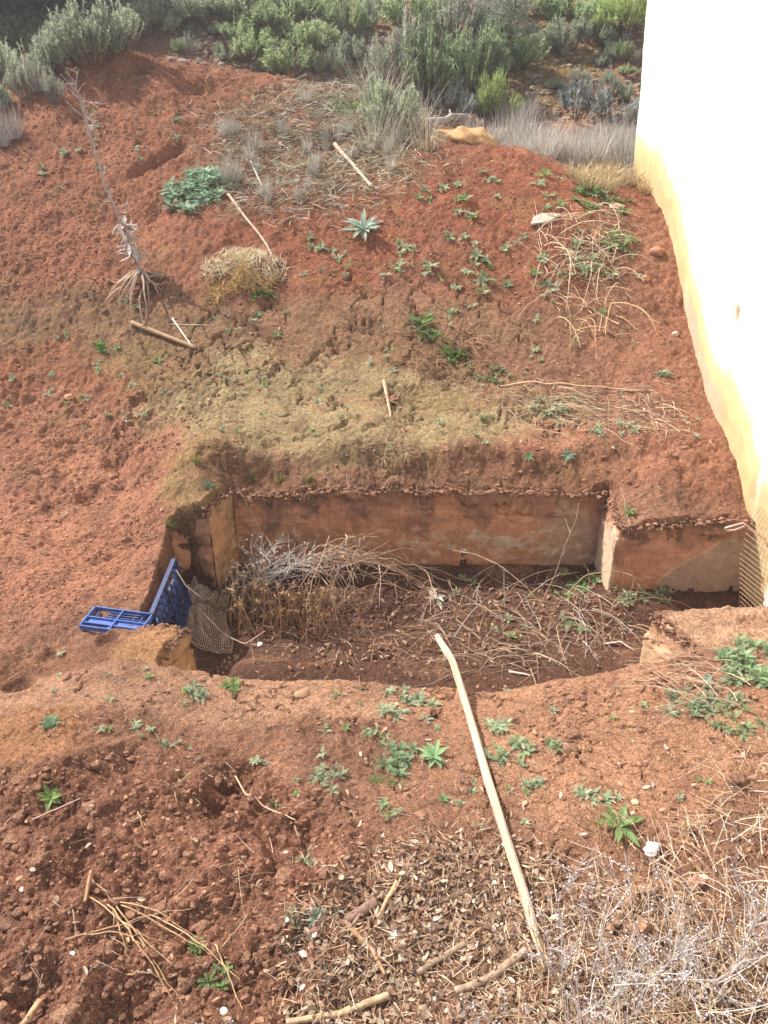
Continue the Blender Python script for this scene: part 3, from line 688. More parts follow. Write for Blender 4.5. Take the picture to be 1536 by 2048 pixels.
def shrub_mesh(name, r, h, stems, per, leaf, wd, c1, c2, flat=.5, woodc=(.20,.15,.12), dens=.35):
    """upright needle-leaved bush: foliage mesh and stem mesh"""
    fo, st = MB(), MB(); ncl = max(5, int(r*16)); cl = [(random.uniform(0, 2*math.pi), math.sqrt(random.random()), random.uniform(.55, 1.1)) for _ in range(ncl)]
    B, D, L_, C = [], [], [], []
    for k in range(stems):
        ca, cr_, ch = random.choice(cl); a = ca+random.gauss(0, .25); rr = min(cr_+random.gauss(0, .12), 1.1)
        top = np.array([math.cos(a)*rr*r, math.sin(a)*rr*r, h*ch*(1-.45*max(rr,0)**2)*random.uniform(.75,1.12)])
        b = np.array([math.cos(a)*rr*r*.35, math.sin(a)*rr*r*.35, -.02]); mid = b*.4+top*.6+np.array([math.cos(a),math.sin(a),-.25])*r*.10*rr
        q = np.linspace(0, 1, 7)[:,None]; P = b*(1-q)**2+2*q*(1-q)*mid+top*q*q
        if k % 2 == 0: st.tube(P, np.linspace(.006, .002, 7)*(r/.5), jit(woodc, .25), 3, False)
        tone = random.random(); cc = np.asarray(c1)*(1-tone)+np.asarray(c2)*tone; cc = cc*random.uniform(.75, 1.25)
        t = np.sort(rng.uniform(dens, 1.02, per)); Q = b*(1-t[:,None])**2+2*t[:,None]*(1-t[:,None])*mid+top*t[:,None]**2
        ax = (top-mid); ax /= max(np.linalg.norm(ax), 1e-9)
        d = ax*.9+rng.normal(size=(per,3))*.55+np.array([0,0,.15]); B.append(Q); D.append(d); L_.append(leaf*rng.uniform(.6,1.2,per)); C.append(cols(per, cc, .18))
    blades(fo, np.concatenate(B), np.concatenate(D), np.concatenate(L_), wd, np.concatenate(C), 0.05, 2, .35)
    return fo, st
def settle(P0, P1, r, n_=24, sink=.15):
    """lift a straight stick so that it rests on the ground"""
    P0 = np.array(tuple(P0)); P1 = np.array(tuple(P1)); t = np.linspace(0, 1, n_)[:,None]; P = P0*(1-t)+P1*t
    g = hgt(P[:,0], P[:,1]); d = np.percentile(g-P[:,2], 85)+r*(1-sink); P[:,2] += max(d, r*.5); return P
def stick(name, px, r0, r1, col, label, cat='stick', group=None, bendy=.012, sides=8, m=None, knots=True, parts=None):
    P0, P1 = at(*px[0]), at(*px[-1]); P = settle(P0, P1, (r0+r1)/2)
    if len(px) > 2:
        Q = []
        for (u, v) in px:
            a = ray(u, v); d = np.array([float(a[0]), float(a[1]), float(a[2])]); o = np.array([0,0,CH]); A_ = P[0]; e = P[-1]-P[0]
            M_ = np.array([[d@d, -d@e],[d@e, -e@e]]); b_ = np.array([(A_-o)@d, (A_-o)@e]); t = np.linalg.solve(M_, b_)[0]; Q.append(o+d*t)
        Q = np.array(Q); s = np.concatenate([[0], np.cumsum(np.linalg.norm(np.diff(Q, axis=0), axis=1))]); ss = np.linspace(0, s[-1], 26)
        P = np.stack([np.interp(ss, s, Q[:,k]) for k in range(3)], 1); g = hgt(P[:,0], P[:,1])+r1*.6; P[:,2] = np.maximum(P[:,2], g)
        P[1:-1] = (P[:-2]+2*P[1:-1]+P[2:])/4
    L_ = np.linalg.norm(P[-1]-P[0]); sd0 = random.random()*50; tt = np.linspace(0, 1, len(P))
    w = np.stack([gnoise(tt*3+sd0, tt*0, 1), gnoise(tt*3+sd0, tt*0+5, 2), gnoise(tt*3+sd0, tt*0+9, 3)*.5], 1)*bendy*max(L_, .3); P = P+w
    rad = np.linspace(r0, r1, len(P))*(1+.12*gnoise(tt*14+sd0, tt*0, 4)+.10*gnoise(tt*40+sd0, tt*0, 4))
    mb = MB(); mb.tube(P, rad, jit(col, .08), sides); org = P.mean(0)
    nk = random.randint(1, 3) if knots else 0
    for k in range(nk):
        i = random.randint(3, len(P)-4); d = rv(); d[2] = abs(d[2]); mb.tube([P[i], P[i]+d/np.linalg.norm(d)*rad[i]*2.2], [rad[i]*.5, rad[i]*.3], jit(col), 5)
    o = mb.build(name, m or M_WOOD, None, True, org); tag(o, label, cat, group); return o, P
def place(o, p, rz=None, sc=1, slope=.5):
    n_ = gnormal(p[0], p[1], .06); q = Vector((0,0,1)).lerp(n_, slope).normalized(); o.rotation_mode = 'QUATERNION'
    from mathutils import Quaternion
    rz = random.uniform(0, 6.28) if rz is None else rz
    o.rotation_quaternion = q.to_track_quat('Z', 'Y') @ Quaternion((0,0,1), rz); o.location = Vector(tuple(p)); o.scale = (sc,)*3
def in_poly_px(poly, n_, dens=None):
    P = np.array(poly, float); lo, hi = P.min(0), P.max(0); out = []
    while len(out) < n_:
        u, v = random.uniform(lo[0], hi[0]), random.uniform(lo[1], hi[1]); ins = False
        for k in range(len(P)):
            a, b = P[k], P[(k+1) % len(P)]
            if (a[1] > v) != (b[1] > v) and u < a[0]+(v-a[1])*(b[0]-a[0])/(b[1]-a[1]): ins = not ins
        if ins and (dens is None or random.random() < dens(u, v)): out.append((u, v))
    return np.array(out)
def px_m(p): return (p[1]*cp+(CH-p[2])*sp)/F      # metres per photo pixel at a point

# ================================================================ the broken crate
BLUE = (.03, .042, .13); BLUE2 = (.035, .052, .14)  # darker navy for the standing side, its shade put into the colour
M_PLASTIC = attr_material('faded_plastic', .45, 0, 18, .25, 0, .3, 40, .5)
def bar(mb, a, b, w, h, col, up=(0,0,1)):
    a = np.array(a, float); b = np.array(b, float); d = b-a; d /= np.linalg.norm(d); up = np.array(up, float); s_ = np.cross(d, up); s_ /= np.linalg.norm(s_); u_ = np.cross(s_, d)
    V = [p+s_*w/2*i+u_*h/2*j for p in (a, b) for i, j in ((-1,-1),(1,-1),(1,1),(-1,1))]
    mb.add(V, [(3,2,1,0),(4,5,6,7),(0,1,5,4),(1,2,6,5),(2,3,7,6),(3,0,4,7)], col)
def crate_side(Wd, Hh, lattice, tears):
    fr, la = MB(), MB()
    for a, b in (((0,0,0),(Wd,0,0)),((0,Hh,0),(Wd,Hh,0)),((0,0,0),(0,Hh,0)),((Wd,0,0),(Wd,Hh,0))): bar(fr, a, b, .008, .028, jit(BLUE2, .1))
    bar(fr, (0,Hh*.5,0), (Wd,Hh*.5,0), .007, .022, jit(BLUE2, .1)); bar(fr, (Wd*.5,0,0), (Wd*.5,Hh,0), .008, .026, jit(BLUE2, .1)); bar(fr, (0,Hh*.22,.0), (Wd,Hh*.22,0), .006, .018, jit(BLUE2,.1))
    if lattice:
        n_ = 9
        for k in range(-3, n_):
            for s in (1, -1):
                x0 = Wd*k/n_*1.0; x1 = x0+Hh*.9; a, b = ((x0, 0), (x1, Hh)) if s > 0 else ((x0, Hh), (x1, 0))
                t0 = max(0, (0-x0)/(x1-x0)); t1 = min(1, (Wd-x0)/(x1-x0))
                if t1-t0 > .1 and random.random() > tears:
                    f = lambda t: (a[0]+(b[0]-a[0])*t, a[1]+(b[1]-a[1])*t, 0); bar(la, f(t0), f(t1), .009, .010 if s > 0 else .013, jit(BLUE, .15))
    else:
        for k in range(1, 8):
            if random.random() > tears: x0 = Wd*k/8; bar(la, (x0,Hh*.5,0), (x0,Hh*random.uniform(.75, 1.0),0), .006, .012, jit(BLUE, .15))
        for k in range(1, 4):
            y0 = Hh*(.5+.125*k); bar(la, (Wd*.3,y0,0), (Wd*random.uniform(.8,1),y0,0), .005, .012, jit(BLUE, .15))
        V = []; 
        for (x0,x1,y0,y1) in ((.42,.99,.02,.21),(.52,.99,.24,.48),(.04,.48,.25,.47)):
            la.add([(Wd*x0,Hh*y0,-.006),(Wd*x1,Hh*y0,-.006),(Wd*x1,Hh*y1,-.006),(Wd*x0,Hh*y1,-.006),(Wd*x0,Hh*y0,-.003),(Wd*x1,Hh*y0,-.003),(Wd*x1,Hh*y1,-.003),(Wd*x0,Hh*y1,-.003)], [(3,2,1,0),(4,5,6,7),(0,1,5,4),(1,2,6,5),(2,3,7,6),(3,0,4,7)], jit(BLUE2, .1))
    return fr, la
from mathutils import Matrix
def crate(label, Wd, Hh, origin, ex, ey, lattice, tears):
    e = empty('crate_panel', origin, label, 'crate'); ex = Vector(ex).normalized(); ez = ex.cross(Vector(ey)).normalized(); ey = ez.cross(ex)
    e.rotation_mode = 'QUATERNION'; e.rotation_quaternion = Matrix((ex, ey, ez)).transposed().to_quaternion()
    fr, la = crate_side(Wd, Hh, lattice, tears); fr.build('frame', M_PLASTIC, e); la.build('lattice', M_PLASTIC, e); return e
a0 = at_z(296, 1232, .055); a1 = at_z(342, 1122, .075)
dv = Vector(a1-a0); Lc = dv.length
crate('blue plastic crate side standing on edge in the pit opening, holding back gravel', Lc, .36, (a0[0]+.02, a0[1], a0[2]+.015), dv, (.16, .02, -1), True, .12)
b0 = at_z(158, 1248, .075); b1 = at_z(276, 1264, .075); bt = at_z(286, 1226, .075)
BLUE2 = (.075, .14, .40); BLUE = (.05,.09,.26)  # bluer set for the flat piece, no shade painted in
crate('broken blue crate piece lying flat on the gravel left of the pit', (Vector(b1-b0)).length, (Vector(bt-b1)).length*1.02, (b0[0], b0[1], float(hgt(b0[0]+.15,b0[1]+.1))+.020), Vector(b1-b0), Vector(bt-b1), False, .2)

# ================================================================ netting and wire
def net(name, nu, nv_, fn, r, col, label, cat, m, drop=.02, hexa=True):
    mb = MB()
    G = np.array([[fn(i/(nu-1), j/(nv_-1)) for j in range(nv_)] for i in range(nu)])
    for i in range(nu): mb.tube(G[i], r, jit(col, .15), 3, False)
    for j in range(nv_): mb.tube(G[:,j], r, jit(col, .15), 3, False)
    o = mb.build(name, m, None, False, G.reshape(-1,3).mean(0)); tag(o, label, cat); return o
def fold(cx, cy_, w, l, h, sd_):
    def fn(a, b):
        x = cx+(a-.5)*w*(1-.35*b)+.03*math.sin(b*5+sd_); y = cy_+(b-.5)*l+.02*math.sin(a*7+sd_)
        z = float(hgt(x, y))+.012+h*abs(float(gnoise(np.array(a*2.6+sd_), np.array(b*2.4), 7)))*1.6+h*.35*(1-abs(2*a-1))+(.05 if b > .8 else 0)
        return (x, y, z)
    return fn
c = at(418, 1262)
net('plastic_netting', 24, 28, fold(c[0], c[1]+.03, .30, .50, .09, 1), .0016, (.50,.36,.27), 'crumpled beige plastic netting on the pit floor beside the blue crate side', 'netting', M_DRY)
net('plastic_netting', 14, 16, fold(c[0]-.13, c[1]+.12, .14, .26, .12, 4), .0014, (.42,.34,.30), 'small greyish scrap of netting behind the beige netting in the pit corner', 'netting', M_DRY)
M_RUST = attr_material('rusty_wire', .6, 0, 60, .35, 0, .3, 80, .4)
def wirefn(a, b):
    y = 4.42-.45*a; x = 2.36+.03*math.sin(b*5)+.10*a; z = -.40+.78*b; return (x-.10*math.sin(b*3.1)*(1-a*.5), y, z)
wr = empty('wire_mesh', (2.15, 4.3, -.4), 'rusty wire mesh with a bent top rod leaning at the right edge of the pit', 'wire mesh')
o = net('mesh', 16, 22, wirefn, .0016, (.40,.25,.15), None, None, M_RUST)
for k in ('label', 'category'):
    if k in o: del o[k]
o.location = o.location-wr.location; o.parent = wr
mb = MB(); pts = [at_y(u, v, 4.45) for u, v in ((1452,1062),(1450,1056),(1486,1046),(1500,1056),(1530,1080),(1545,1110),(1560,1180))]
mb.tube(pts, .006, (.58,.42,.36), 6); pts2 = [at_y(u, v, 4.45) for u, v in ((1452,1062),(1470,1060),(1490,1052))]; mb.tube(pts2, .006, (.58,.42,.36), 6)
o = mb.build('rod', M_RUST, wr, True); o.location = -wr.location

# ================================================================ sticks and wood
PALEW = (.56,.47,.36); GREYW = (.42,.37,.33); BRW = (.30,.17,.10)
def main_pole():
    P0 = at_y(874, 1272, 3.62); P1 = np.array(at(1098, 1950)); P1[2] += .015
    px = [(874,1272),(905,1322),(925,1385),(950,1470),(975,1560),(1000,1640),(1024,1715),(1048,1790),(1068,1862),(1098,1950)]
    Q = []; o = np.array([0,0,CH]); e = P1-P0
    for (u, v) in px:
        d = np.array([float(k) for k in ray(u, v)]); t = np.linalg.solve(np.array([[d@d, -d@e],[d@e, -e@e]]), np.array([(P0-o)@d, (P0-o)@e]))[0]; Q.append(o+d*t)
    Q = np.array(Q); s = np.concatenate([[0], np.cumsum(np.linalg.norm(np.diff(Q, axis=0), axis=1))]); L_ = s[-1]
    ss = np.linspace(0, L_*.93, 90); P = np.stack([np.interp(ss, s, Q[:,k]) for k in range(3)], 1)
    g = hgt(P[:,0], P[:,1]); lift = np.clip(np.max(g+.012-P[:,2]), 0, .03); P[:,2] += lift
    t = ss/ss[-1]; sides = 14; rad = np.interp(t, [0,.02,.06,.5,.85,.97,1], [.013,.017,.0175,.0185,.019,.018,.011])
    root = empty('dead_pole', P[45], 'long pale barkless pole reaching over the pit from the leaf litter', 'pole')
    mb = MB(); T = np.gradient(P, axis=0); T /= np.linalg.norm(T, axis=1, keepdims=True); a = np.cross(T, [0,0,1.]); a /= np.linalg.norm(a, axis=1, keepdims=True); b = np.cross(T, a)
    th = np.arange(sides)/sides*2*np.pi; V = []; C = []
    for k in range(len(P)):
        rr = rad[k]*(1+.07*np.sin(th*3+t[k]*5)+.05*gnoise(th*2, th*0+t[k]*22, 3)+.06*rnd2(np.arange(sides), np.full(sides, 0), 8)+(.15 if abs(t[k]-.09) < .012 else 0))
        V.append(P[k]+rr[:,None]*(np.cos(th)[:,None]*a[k]+np.sin(th)[:,None]*b[k]))
        st_ = np.clip(.45+.8*gnoise(np.arange(sides)*1.7, np.full(sides, t[k]*9), 12)+.8*gnoise(np.arange(sides)*.6, np.full(sides, t[k]*3), 13), 0, 1); pt = np.clip(gnoise(np.arange(sides)*.35+4, np.full(sides, t[k]*7.5), 33)*3-.35, 0, .8)[:,None]; C.append((1-pt*.55)*np.asarray(PALEW)*1.1*(1-st_[:,None]*.8)+np.asarray((.27,.19,.13))*st_[:,None]*.8)
    Fc = [(k*sides+q, k*sides+(q+1) % sides, (k+1)*sides+(q+1) % sides, (k+1)*sides+q) for k in range(len(P)-1) for q in range(sides)]+[tuple(range(sides-1,-1,-1)), tuple((len(P)-1)*sides+q for q in range(sides))]
    mb.add(np.concatenate(V), Fc, np.concatenate(C)); o = mb.build('shaft', attr_material('weathered_wood', .75, 0, 90, .22, .05, .5, 160, .3), root, True); o.location = -root.location
    mb = MB(); tip = P[-1]; e2 = (Q[-1]-tip); e2[2] += .01
    for k in range(6):
        off = (a[-1]*random.uniform(-1,1)+b[-1]*random.uniform(-1,1))*.012; f = random.uniform(.35,1); mb.tube([tip+off-e2*.25, tip+off+e2*f*.5, tip+off*1.6+e2*f], [.007,.005,.0015], jit((.55,.38,.22)), 4)
    o = mb.build('splinters', M_WOOD, root); o.location = -root.location
main_pole()
stick('stick', [(264,648),(392,698)], .022, .016, (.40,.25,.16), 'thick brown stick lying on the mossy slope below the dead stalk')
stick('stick', [(345,638),(383,692)], .008, .006, (.66,.62,.58), 'short white stick touching the thick brown stick')
stick('stick', [(339,649),(428,651)], .004, .003, (.50,.42,.40), 'thin straight stem crossing the short white stick')
stick('stick', [(670,302),(744,388)], .020, .014, (.48,.40,.32), 'thick pale grey stick on the dry grass high on the slope')
stick('stick', [(455,388),(500,445),(535,490),(552,535)], .014, .007, (.60,.48,.36), 'long slim pale stick running from the green thistle to the straw clump')
stick('stick', [(502,325),(526,378)], .010, .008, (.64,.60,.54), 'short white stick lying on the dry grass above the thistle')
stick('stick', [(795,1766),(754,1838)], .011, .006, (.45,.28,.17), 'straight tan stick in the leaf litter')
stick('stick', [(930,1892),(835,1950)], .013, .011, (.34,.24,.17), 'short red brown stick in the leaf litter left of the long pole')
stick('stick', [(1052,1900),(985,1955),(910,1982)], .016, .013, (.36,.26,.19), 'thick brown branch piece in the litter beside the end of the long pole')
stick('stick', [(778,1990),(680,2028),(572,2044)], .014, .010, (.42,.29,.19), 'curved brown branch at the bottom edge of the litter')
stick('branch', [(752,1806),(728,1820),(692,1842)], .024, .018, (.24,.15,.12), 'short dark chunky branch piece lying left in the litter')
stick('stick', [(690,1845),(745,1900),(770,1950)], .012, .006, (.34,.2,.12), 'forked brown stick below the dark branch piece')
stick('stick', [(1180,1800),(1240,1768)], .008, .004, (.45,.3,.2), 'small twig between the silver bush and the dry root tuft')
stick('stick', [(184,1750),(172,1812)], .008, .006, (.32,.18,.11), 'short brown stick on the dug red earth')
stick('stick', [(82,2006),(42,2060)], .014, .009, (.48,.31,.18), 'forked tan stick at the bottom left corner')
stick('stick', [(985,1770),(1075,1822)], .008, .006, (.42,.24,.14), 'thin bent brown twig passing under the long pole')
stick('stick', [(1000,772),(1110,770),(1290,782)], .010, .006, (.46,.30,.19), 'long brown stem lying across the ledge at the right')
stick('stick', [(65,1640),(162,1597)], .0035, .0025, (.52,.38,.28), 'thin straight stalk beside the bright green rosette', knots=False)
stick('stick', [(470,1552),(498,1600),(590,1640)], .004, .0025, (.55,.36,.22), 'bent yellow stem on the dug heap near the dark hollow', knots=False)
stick('stick', [(1208,1288),(1240,1283),(1270,1302)], .007, .003, (.62,.50,.42), 'pale forked twig lying at the front edge of the pit')
stick('stick', [(1018,1345),(1060,1352)], .009, .005, (.60,.52,.45), 'bleached root piece at the front lip of the pit')

# ================================================================ stones and debris
def stone(u, v, w, hgt_px, col, label, seed, flat=.45, sub=3, rot=0, amp=.22, lift=.35, name='stone', cat='stone'):
    p = at(u, v); s = px_m(p)*w/2; mb = MB(); mb.blob((0,0,0), s, col, seed, sub, (1, .8, flat), amp, rot)
    o = mb.build(name, M_STONE, None, sub > 2); place(o, (p[0], p[1], p[2]+s*flat*lift), 0, 1, .6); return tag(o, label, cat)
def slab(pxs, col, label, th=.012, tilt=None):
    Q = [at(u, v) for u, v in pxs]; c_ = sum(Q, Vector())/len(Q); n_ = gnormal(c_[0], c_[1], .1)
    mb = MB(); V = []; 
    for k, off in ((0, -.01), (1, th)):
        for q in Q:
            d = q-c_; d = d-n_*d.dot(n_)*.9; V.append(tuple(d+n_*(off+.012+(0 if k == 0 else 0))))
    n__ = len(Q); mb.add(V, [tuple(range(n__-1,-1,-1)), tuple(range(n__, 2*n__))]+[(k, (k+1) % n__, n__+(k+1) % n__, n__+k) for k in range(n__)], col)
    o = mb.build('flat_stone', M_STONE); o.location = c_; return tag(o, label, 'stone')
slab([(1060,452),(1066,438),(1080,430),(1100,430),(1119,432),(1108,442),(1088,448)], (.46,.38,.33), 'flat grey stone slab lying on the red slope')
slab([(1216,420),(1218,411),(1234,410),(1248,418),(1236,422)], (.46,.30,.22), 'small flat brown stone near the foot of the white building')
stone(1312, 508, 30, 22, (.42,.22,.15), 'rounded brown stone close to the yellowed wall base', 4, .7)
stone(1290, 560, 20, 16, (.40,.22,.14), 'small brown stone under the rounded one by the wall', 5, .7)
stone(352, 411, 20, 14, (.50,.25,.10), 'orange stone left of the green thistle', 6, .8)
stone(1350, 670, 14, 14, (.60,.45,.38), 'small pale stone beside the pinkish wall patch', 7, .8)
stone(139, 797, 20, 14, (.52,.27,.15), 'round orange stone at the top of the left gravel', 8, .7)
stone(925, 285, 108, 48, (.46,.29,.14), 'orange lichen crusted boulder at the top of the right mound', 9, .42, 4, .1, .5, .2, 'boulder', 'boulder')
stone(1301, 1702, 34, 20, (.62,.60,.62), 'crumpled whitish grey rag like lump on the dry mud', 10, .6, 3, .3, .5, .4, 'debris_lump', 'debris')
stone(1270, 1605, 16, 10, (.55,.36,.25), 'small tan stone on the cracked mud above the root tuft', 12)
stone(605, 1390, 0.1*300, 20, (.42,.25,.16), 'flat crumbled clay piece on the front ridge', 13, .5)
for k, (u, v, w) in enumerate(((992,1767,18),(808,1886,20),(790,1870,22),(803,1893,14),(806,1915,24),(630,1870,14),(448,2024,20),(1010,1690,14),(44,1780,12),(145,1908,12),(1410,1755,14),(1232,1652,12),(870,1880,16),(520,1290,14))):
    stone(u, v, w, w, random.choice([(.66,.60,.52),(.62,.5,.4),(.7,.66,.62)]), 'small pale almond sized pebble on the ground in front of or in the pit', 20+k, .55, 3, random.random()*3, .12)['group'] = 'pale pebbles'

def clods(n_, polys, rmin, rmax, colr, name, label, m, sub=2, squash=(.6,1), P=None):
    mb = MB(); Vb, Fb = ICO[sub]; nv_ = len(Vb)
    if P is None: uv = np.concatenate([in_poly_px(p, int(n_*w)) for p, w in polys]); P = at_many(uv[:,0], uv[:,1])
    N = len(P)
    r = rmin*(rmax/rmin)**(rng.random(N)**2.2); sq = np.stack([rng.uniform(.7,1.2,N), rng.uniform(.7,1.2,N), rng.uniform(*squash,N)], 1)
    NP = 9; K = rng.normal(size=(N,NP,3)); K /= np.linalg.norm(K, axis=2, keepdims=True); K[:,0] = (0,0,1); dd_ = rng.uniform(.55, 1.0, (N,NP)); U = Vb/np.linalg.norm(Vb, axis=1, keepdims=True)
    pr = np.einsum('vj,nkj->nvk', U, K); rr = np.where(pr > .05, dd_[:,None,:]/np.maximum(pr, .05), 9).min(2); rr = np.minimum(rr, 1.25)*(1+rng.uniform(-.06,.06,rr.shape)); amp = (rr-1)/.8
    V = Vb[None]*(1+amp[...,None]*.8)*sq[:,None]*r[:,None,None]; th = rng.uniform(0,6.28,N); c_, s_ = np.cos(th)[:,None], np.sin(th)[:,None]
    V = np.stack([V[...,0]*c_-V[...,1]*s_, V[...,0]*s_+V[...,1]*c_, V[...,2]], -1)+P[:,None]; V[...,2] -= (r*.05)[:,None]
    C = cols(N, colr[0], .22, colr[1]); F_ = (np.arange(N)*nv_)[:,None,None]+np.array(Fb)[None]
    mb.add(V.reshape(-1,3), F_.reshape(-1,3), np.repeat(C, nv_, 0)); o = mb.build(name, m, None, False); return tag(o, label, 'soil' if 'clod' in name else 'gravel', None, 'stuff')
HEAP = [(-200,1560),(250,1500),(480,1520),(640,1580),(760,1650),(700,1760),(600,1850),(560,2100),(-250,2150)]
RIDGE = [(-150,1380),(300,1340),(1100,1345),(1600,1290),(1750,1700),(1300,1720),(800,1700),(500,1540),(0,1500)]
CRUMB = [(1090,1370),(1210,1370),(1190,1500),(1060,1520)]
RIM = [(470,890),(1400,880),(1400,960),(1200,975),(480,985),(430,940)]
clods(5200, [(HEAP, .55), (RIDGE, .07), (CRUMB, .07), (RIM, .08), ([(350,690),(560,690),(560,740),(350,900),(230,900),(200,800)], .12)], .0025, .019, ((.33,.175,.115),(.24,.125,.08)), 'soil_clods', 'loose crumbly reddish brown soil clods', M_CLOD)
GRAVEL = [(-150,800),(150,770),(330,900),(330,1060),(310,1180),(150,1230),(-200,1300)]
MOUND = [(-100,300),(130,140),(280,115),(560,170),(500,330),(330,430),(260,600),(-100,600)]
REDS = [(540,330),(1000,300),(1250,380),(1320,560),(1000,600),(560,580)]
clods(26000, [(GRAVEL, .2), (MOUND, .36), (REDS, .20), (HEAP, .08), (RIDGE, .04), ([(0,580),(1400,580),(1480,900),(350,900),(0,780)], .1)], .003, .015, ((.50,.27,.17),(.31,.145,.09)), 'gravel', 'fine orange red gravel strewn over the spoil heap and slopes', M_CLOD, 1, (.5,.9))
clods(6000, [([(350,0),(1300,0),(1290,250),(850,240),(600,150),(330,120)], 1)], .015, .075, ((.36,.23,.16),(.48,.42,.36)), 'hill_gravel', 'stones and rubble on the hillside between the shrubs', M_CLOD, 1, (.4,.8))

clods(110, [(HEAP, .62), (RIDGE, .12), (CRUMB, .1), ([(350,690),(560,690),(560,740),(350,900),(230,900),(200,800)], .16)], .016, .042, ((.33,.18,.12),(.28,.15,.095)), 'clod_lumps', 'bigger angular lumps of red earth on the dug heap and bank', M_CLOD, 3, (.5,.85))
PP = []
for (px_, py_, zt_, nx__, ny__) in WT:
    q = int(len(px_)*5.0); i = rng.integers(0, len(px_), q); o_ = rng.uniform(-.006, .075, q)*(.5+.5*rng.random(q)); x_, y_ = px_[i]+nx__[i]*o_, py_[i]+ny__[i]*o_
    PP.append(np.stack([x_, y_, zt_[i]+np.where(o_ > .02, .006, -rng.exponential(.012, q))], 1))
clods(0, [], .003, .019, ((.33,.18,.12),(.24,.125,.08)), 'soil_clods', 'crumbs of earth lying along the broken tops of the pit walls', M_CLOD, 2, (.6,1), np.concatenate(PP))
# leaf litter
def litter(n_, polys, name, label, cs, ln=(.009,.038), wr_=(.28,.66), lift=.02, tw=.0):
    mb = MB(); uv = np.concatenate([in_poly_px(p, int(n_*w)) for p, w in polys]); uv = uv+rng.normal(size=uv.shape)*rng.choice([4., 30.], (len(uv),1), p=[.75,.25]); P = at_many(uv[:,0], uv[:,1])
    for p in P:
        a = random.uniform(0, 6.28); d = np.array([math.cos(a), math.sin(a), random.uniform(-.25,.45)]); up = np.array([random.gauss(0,.35), random.gauss(0,.35), 1]); L_ = random.uniform(*ln)
        mb.leaf(p+np.array([0,0,random.uniform(.002,lift)]), d, up, L_, L_*random.uniform(*wr_), jit(random.choice(cs), .22), random.uniform(-.5,.6), 3, random.uniform(-.3,.35), (.25,.9,1,.75,.05))
    o = mb.build(name, M_DRY); return tag(o, label, 'leaf litter', None, 'stuff')
TAN = [(.30,.19,.13),(.23,.14,.095),(.40,.30,.22),(.16,.10,.07),(.33,.22,.15),(.56,.47,.38),(.26,.15,.10),(.19,.12,.08),(.13,.08,.06)]
LIT = [(560,1830),(700,1720),(830,1660),(960,1650),(1080,1700),(1180,1780),(1500,1880),(1650,1980),(1650,2200),(600,2200),(560,2000)]
litter(5200, [(LIT, .82), ([(820,1700),(1050,1700),(1050,1900),(700,1950)], .18)], 'leaf_litter', 'dry brown oak leaves covering the ground at the bottom', TAN)
litter(900, [([(480,1180),(1280,1170),(1250,1300),(1040,1340),(500,1330)], 1)], 'leaf_litter', 'dead leaf bits on the dark pit floor', [(.30,.17,.11),(.42,.28,.2),(.22,.12,.08)], (.015,.04))
litter(520, [([(600,1400),(1536,1350),(1600,1900),(1200,1780),(700,1660)], .5), ([(400,600),(1400,600),(1480,930),(350,930)], .3), (HEAP, .2)], 'leaf_litter', 'scattered dead leaves and bark flakes on the bare soil', [(.46,.30,.2),(.5,.4,.3),(.34,.2,.13)], (.012,.035))
def chaff(n_, polys, label, ln, wd, cs, name='twig_litter', up=.12, group=None, jt=8):
    mb = MB(); uv = np.concatenate([in_poly_px(p, int(n_*w)) for p, w in polys]); uv = uv+rng.normal(size=uv.shape)*np.array((jt*2, jt)); P = at_many(uv[:,0], uv[:,1]); N = len(P)
    a = rng.uniform(0, 6.28, N); D = np.stack([np.cos(a), np.sin(a), rng.uniform(-.1, up*2, N)], 1); P[:,2] += rng.uniform(.002, .015, N)
    blades(mb, P, D, rng.uniform(*ln, N), wd*rng.uniform(.6,1.5,N), np.array([jit(random.choice(cs), .2) for _ in range(N)]), rng.uniform(0,.3,N), 3, .5)
    return tag(mb.build(name, M_TWIG), label, 'litter', None, 'stuff')
STRAW = [(.52,.42,.30),(.46,.38,.30),(.38,.28,.2)]
chaff(8000, [(LIT, 1)], 'fine dry twigs and needles mixed into the leaf litter', (.02,.09), .0028, [(.42,.28,.18),(.32,.2,.13),(.5,.4,.3)], up=.15)
chaff(700, [(HEAP, .4), (RIDGE, .6)], 'bits of straw strewn over the front ridge and the heap', (.03,.10), .0022, STRAW, up=.1)
chaff(600, [([(480,1180),(1280,1170),(1250,1300),(1040,1340),(500,1330)], 1)], 'broken stems on the pit floor', (.04,.14), .003, [(.34,.22,.15),(.46,.34,.26)])
GREYST = [(.56,.53,.46),(.46,.43,.36),(.62,.56,.45)]
chaff(7500, [([(420,230),(560,180),(840,190),(860,330),(740,400),(560,440),(430,410)], .7), ([(560,150),(860,170),(900,250),(640,230)], .3)], 'matted grey dead grass along the top of the slope', (.05,.20), .0045, GREYST+[(.42,.46,.32),(.36,.40,.26),(.40,.31,.22)], 'dead_grass', .35, None, 20)
chaff(900, [([(1000,770),(1340,780),(1400,880),(1120,850),(1000,820)], .6), ([(1090,430),(1250,440),(1240,600),(1100,600)], .4)], 'thin straw lying on the right side of the ledge and slope', (.06,.2), .004, STRAW, 'dead_grass', .15)
chaff(1000, [([(1150,1750),(1600,1500),(1650,2150),(1000,2150)], 1)], 'pale straw lying under the silver twigs at the bottom right', (.06,.2), .003, [(.54,.45,.34),(.5,.44,.38),(.48,.33,.2)], 'dead_grass', .3)

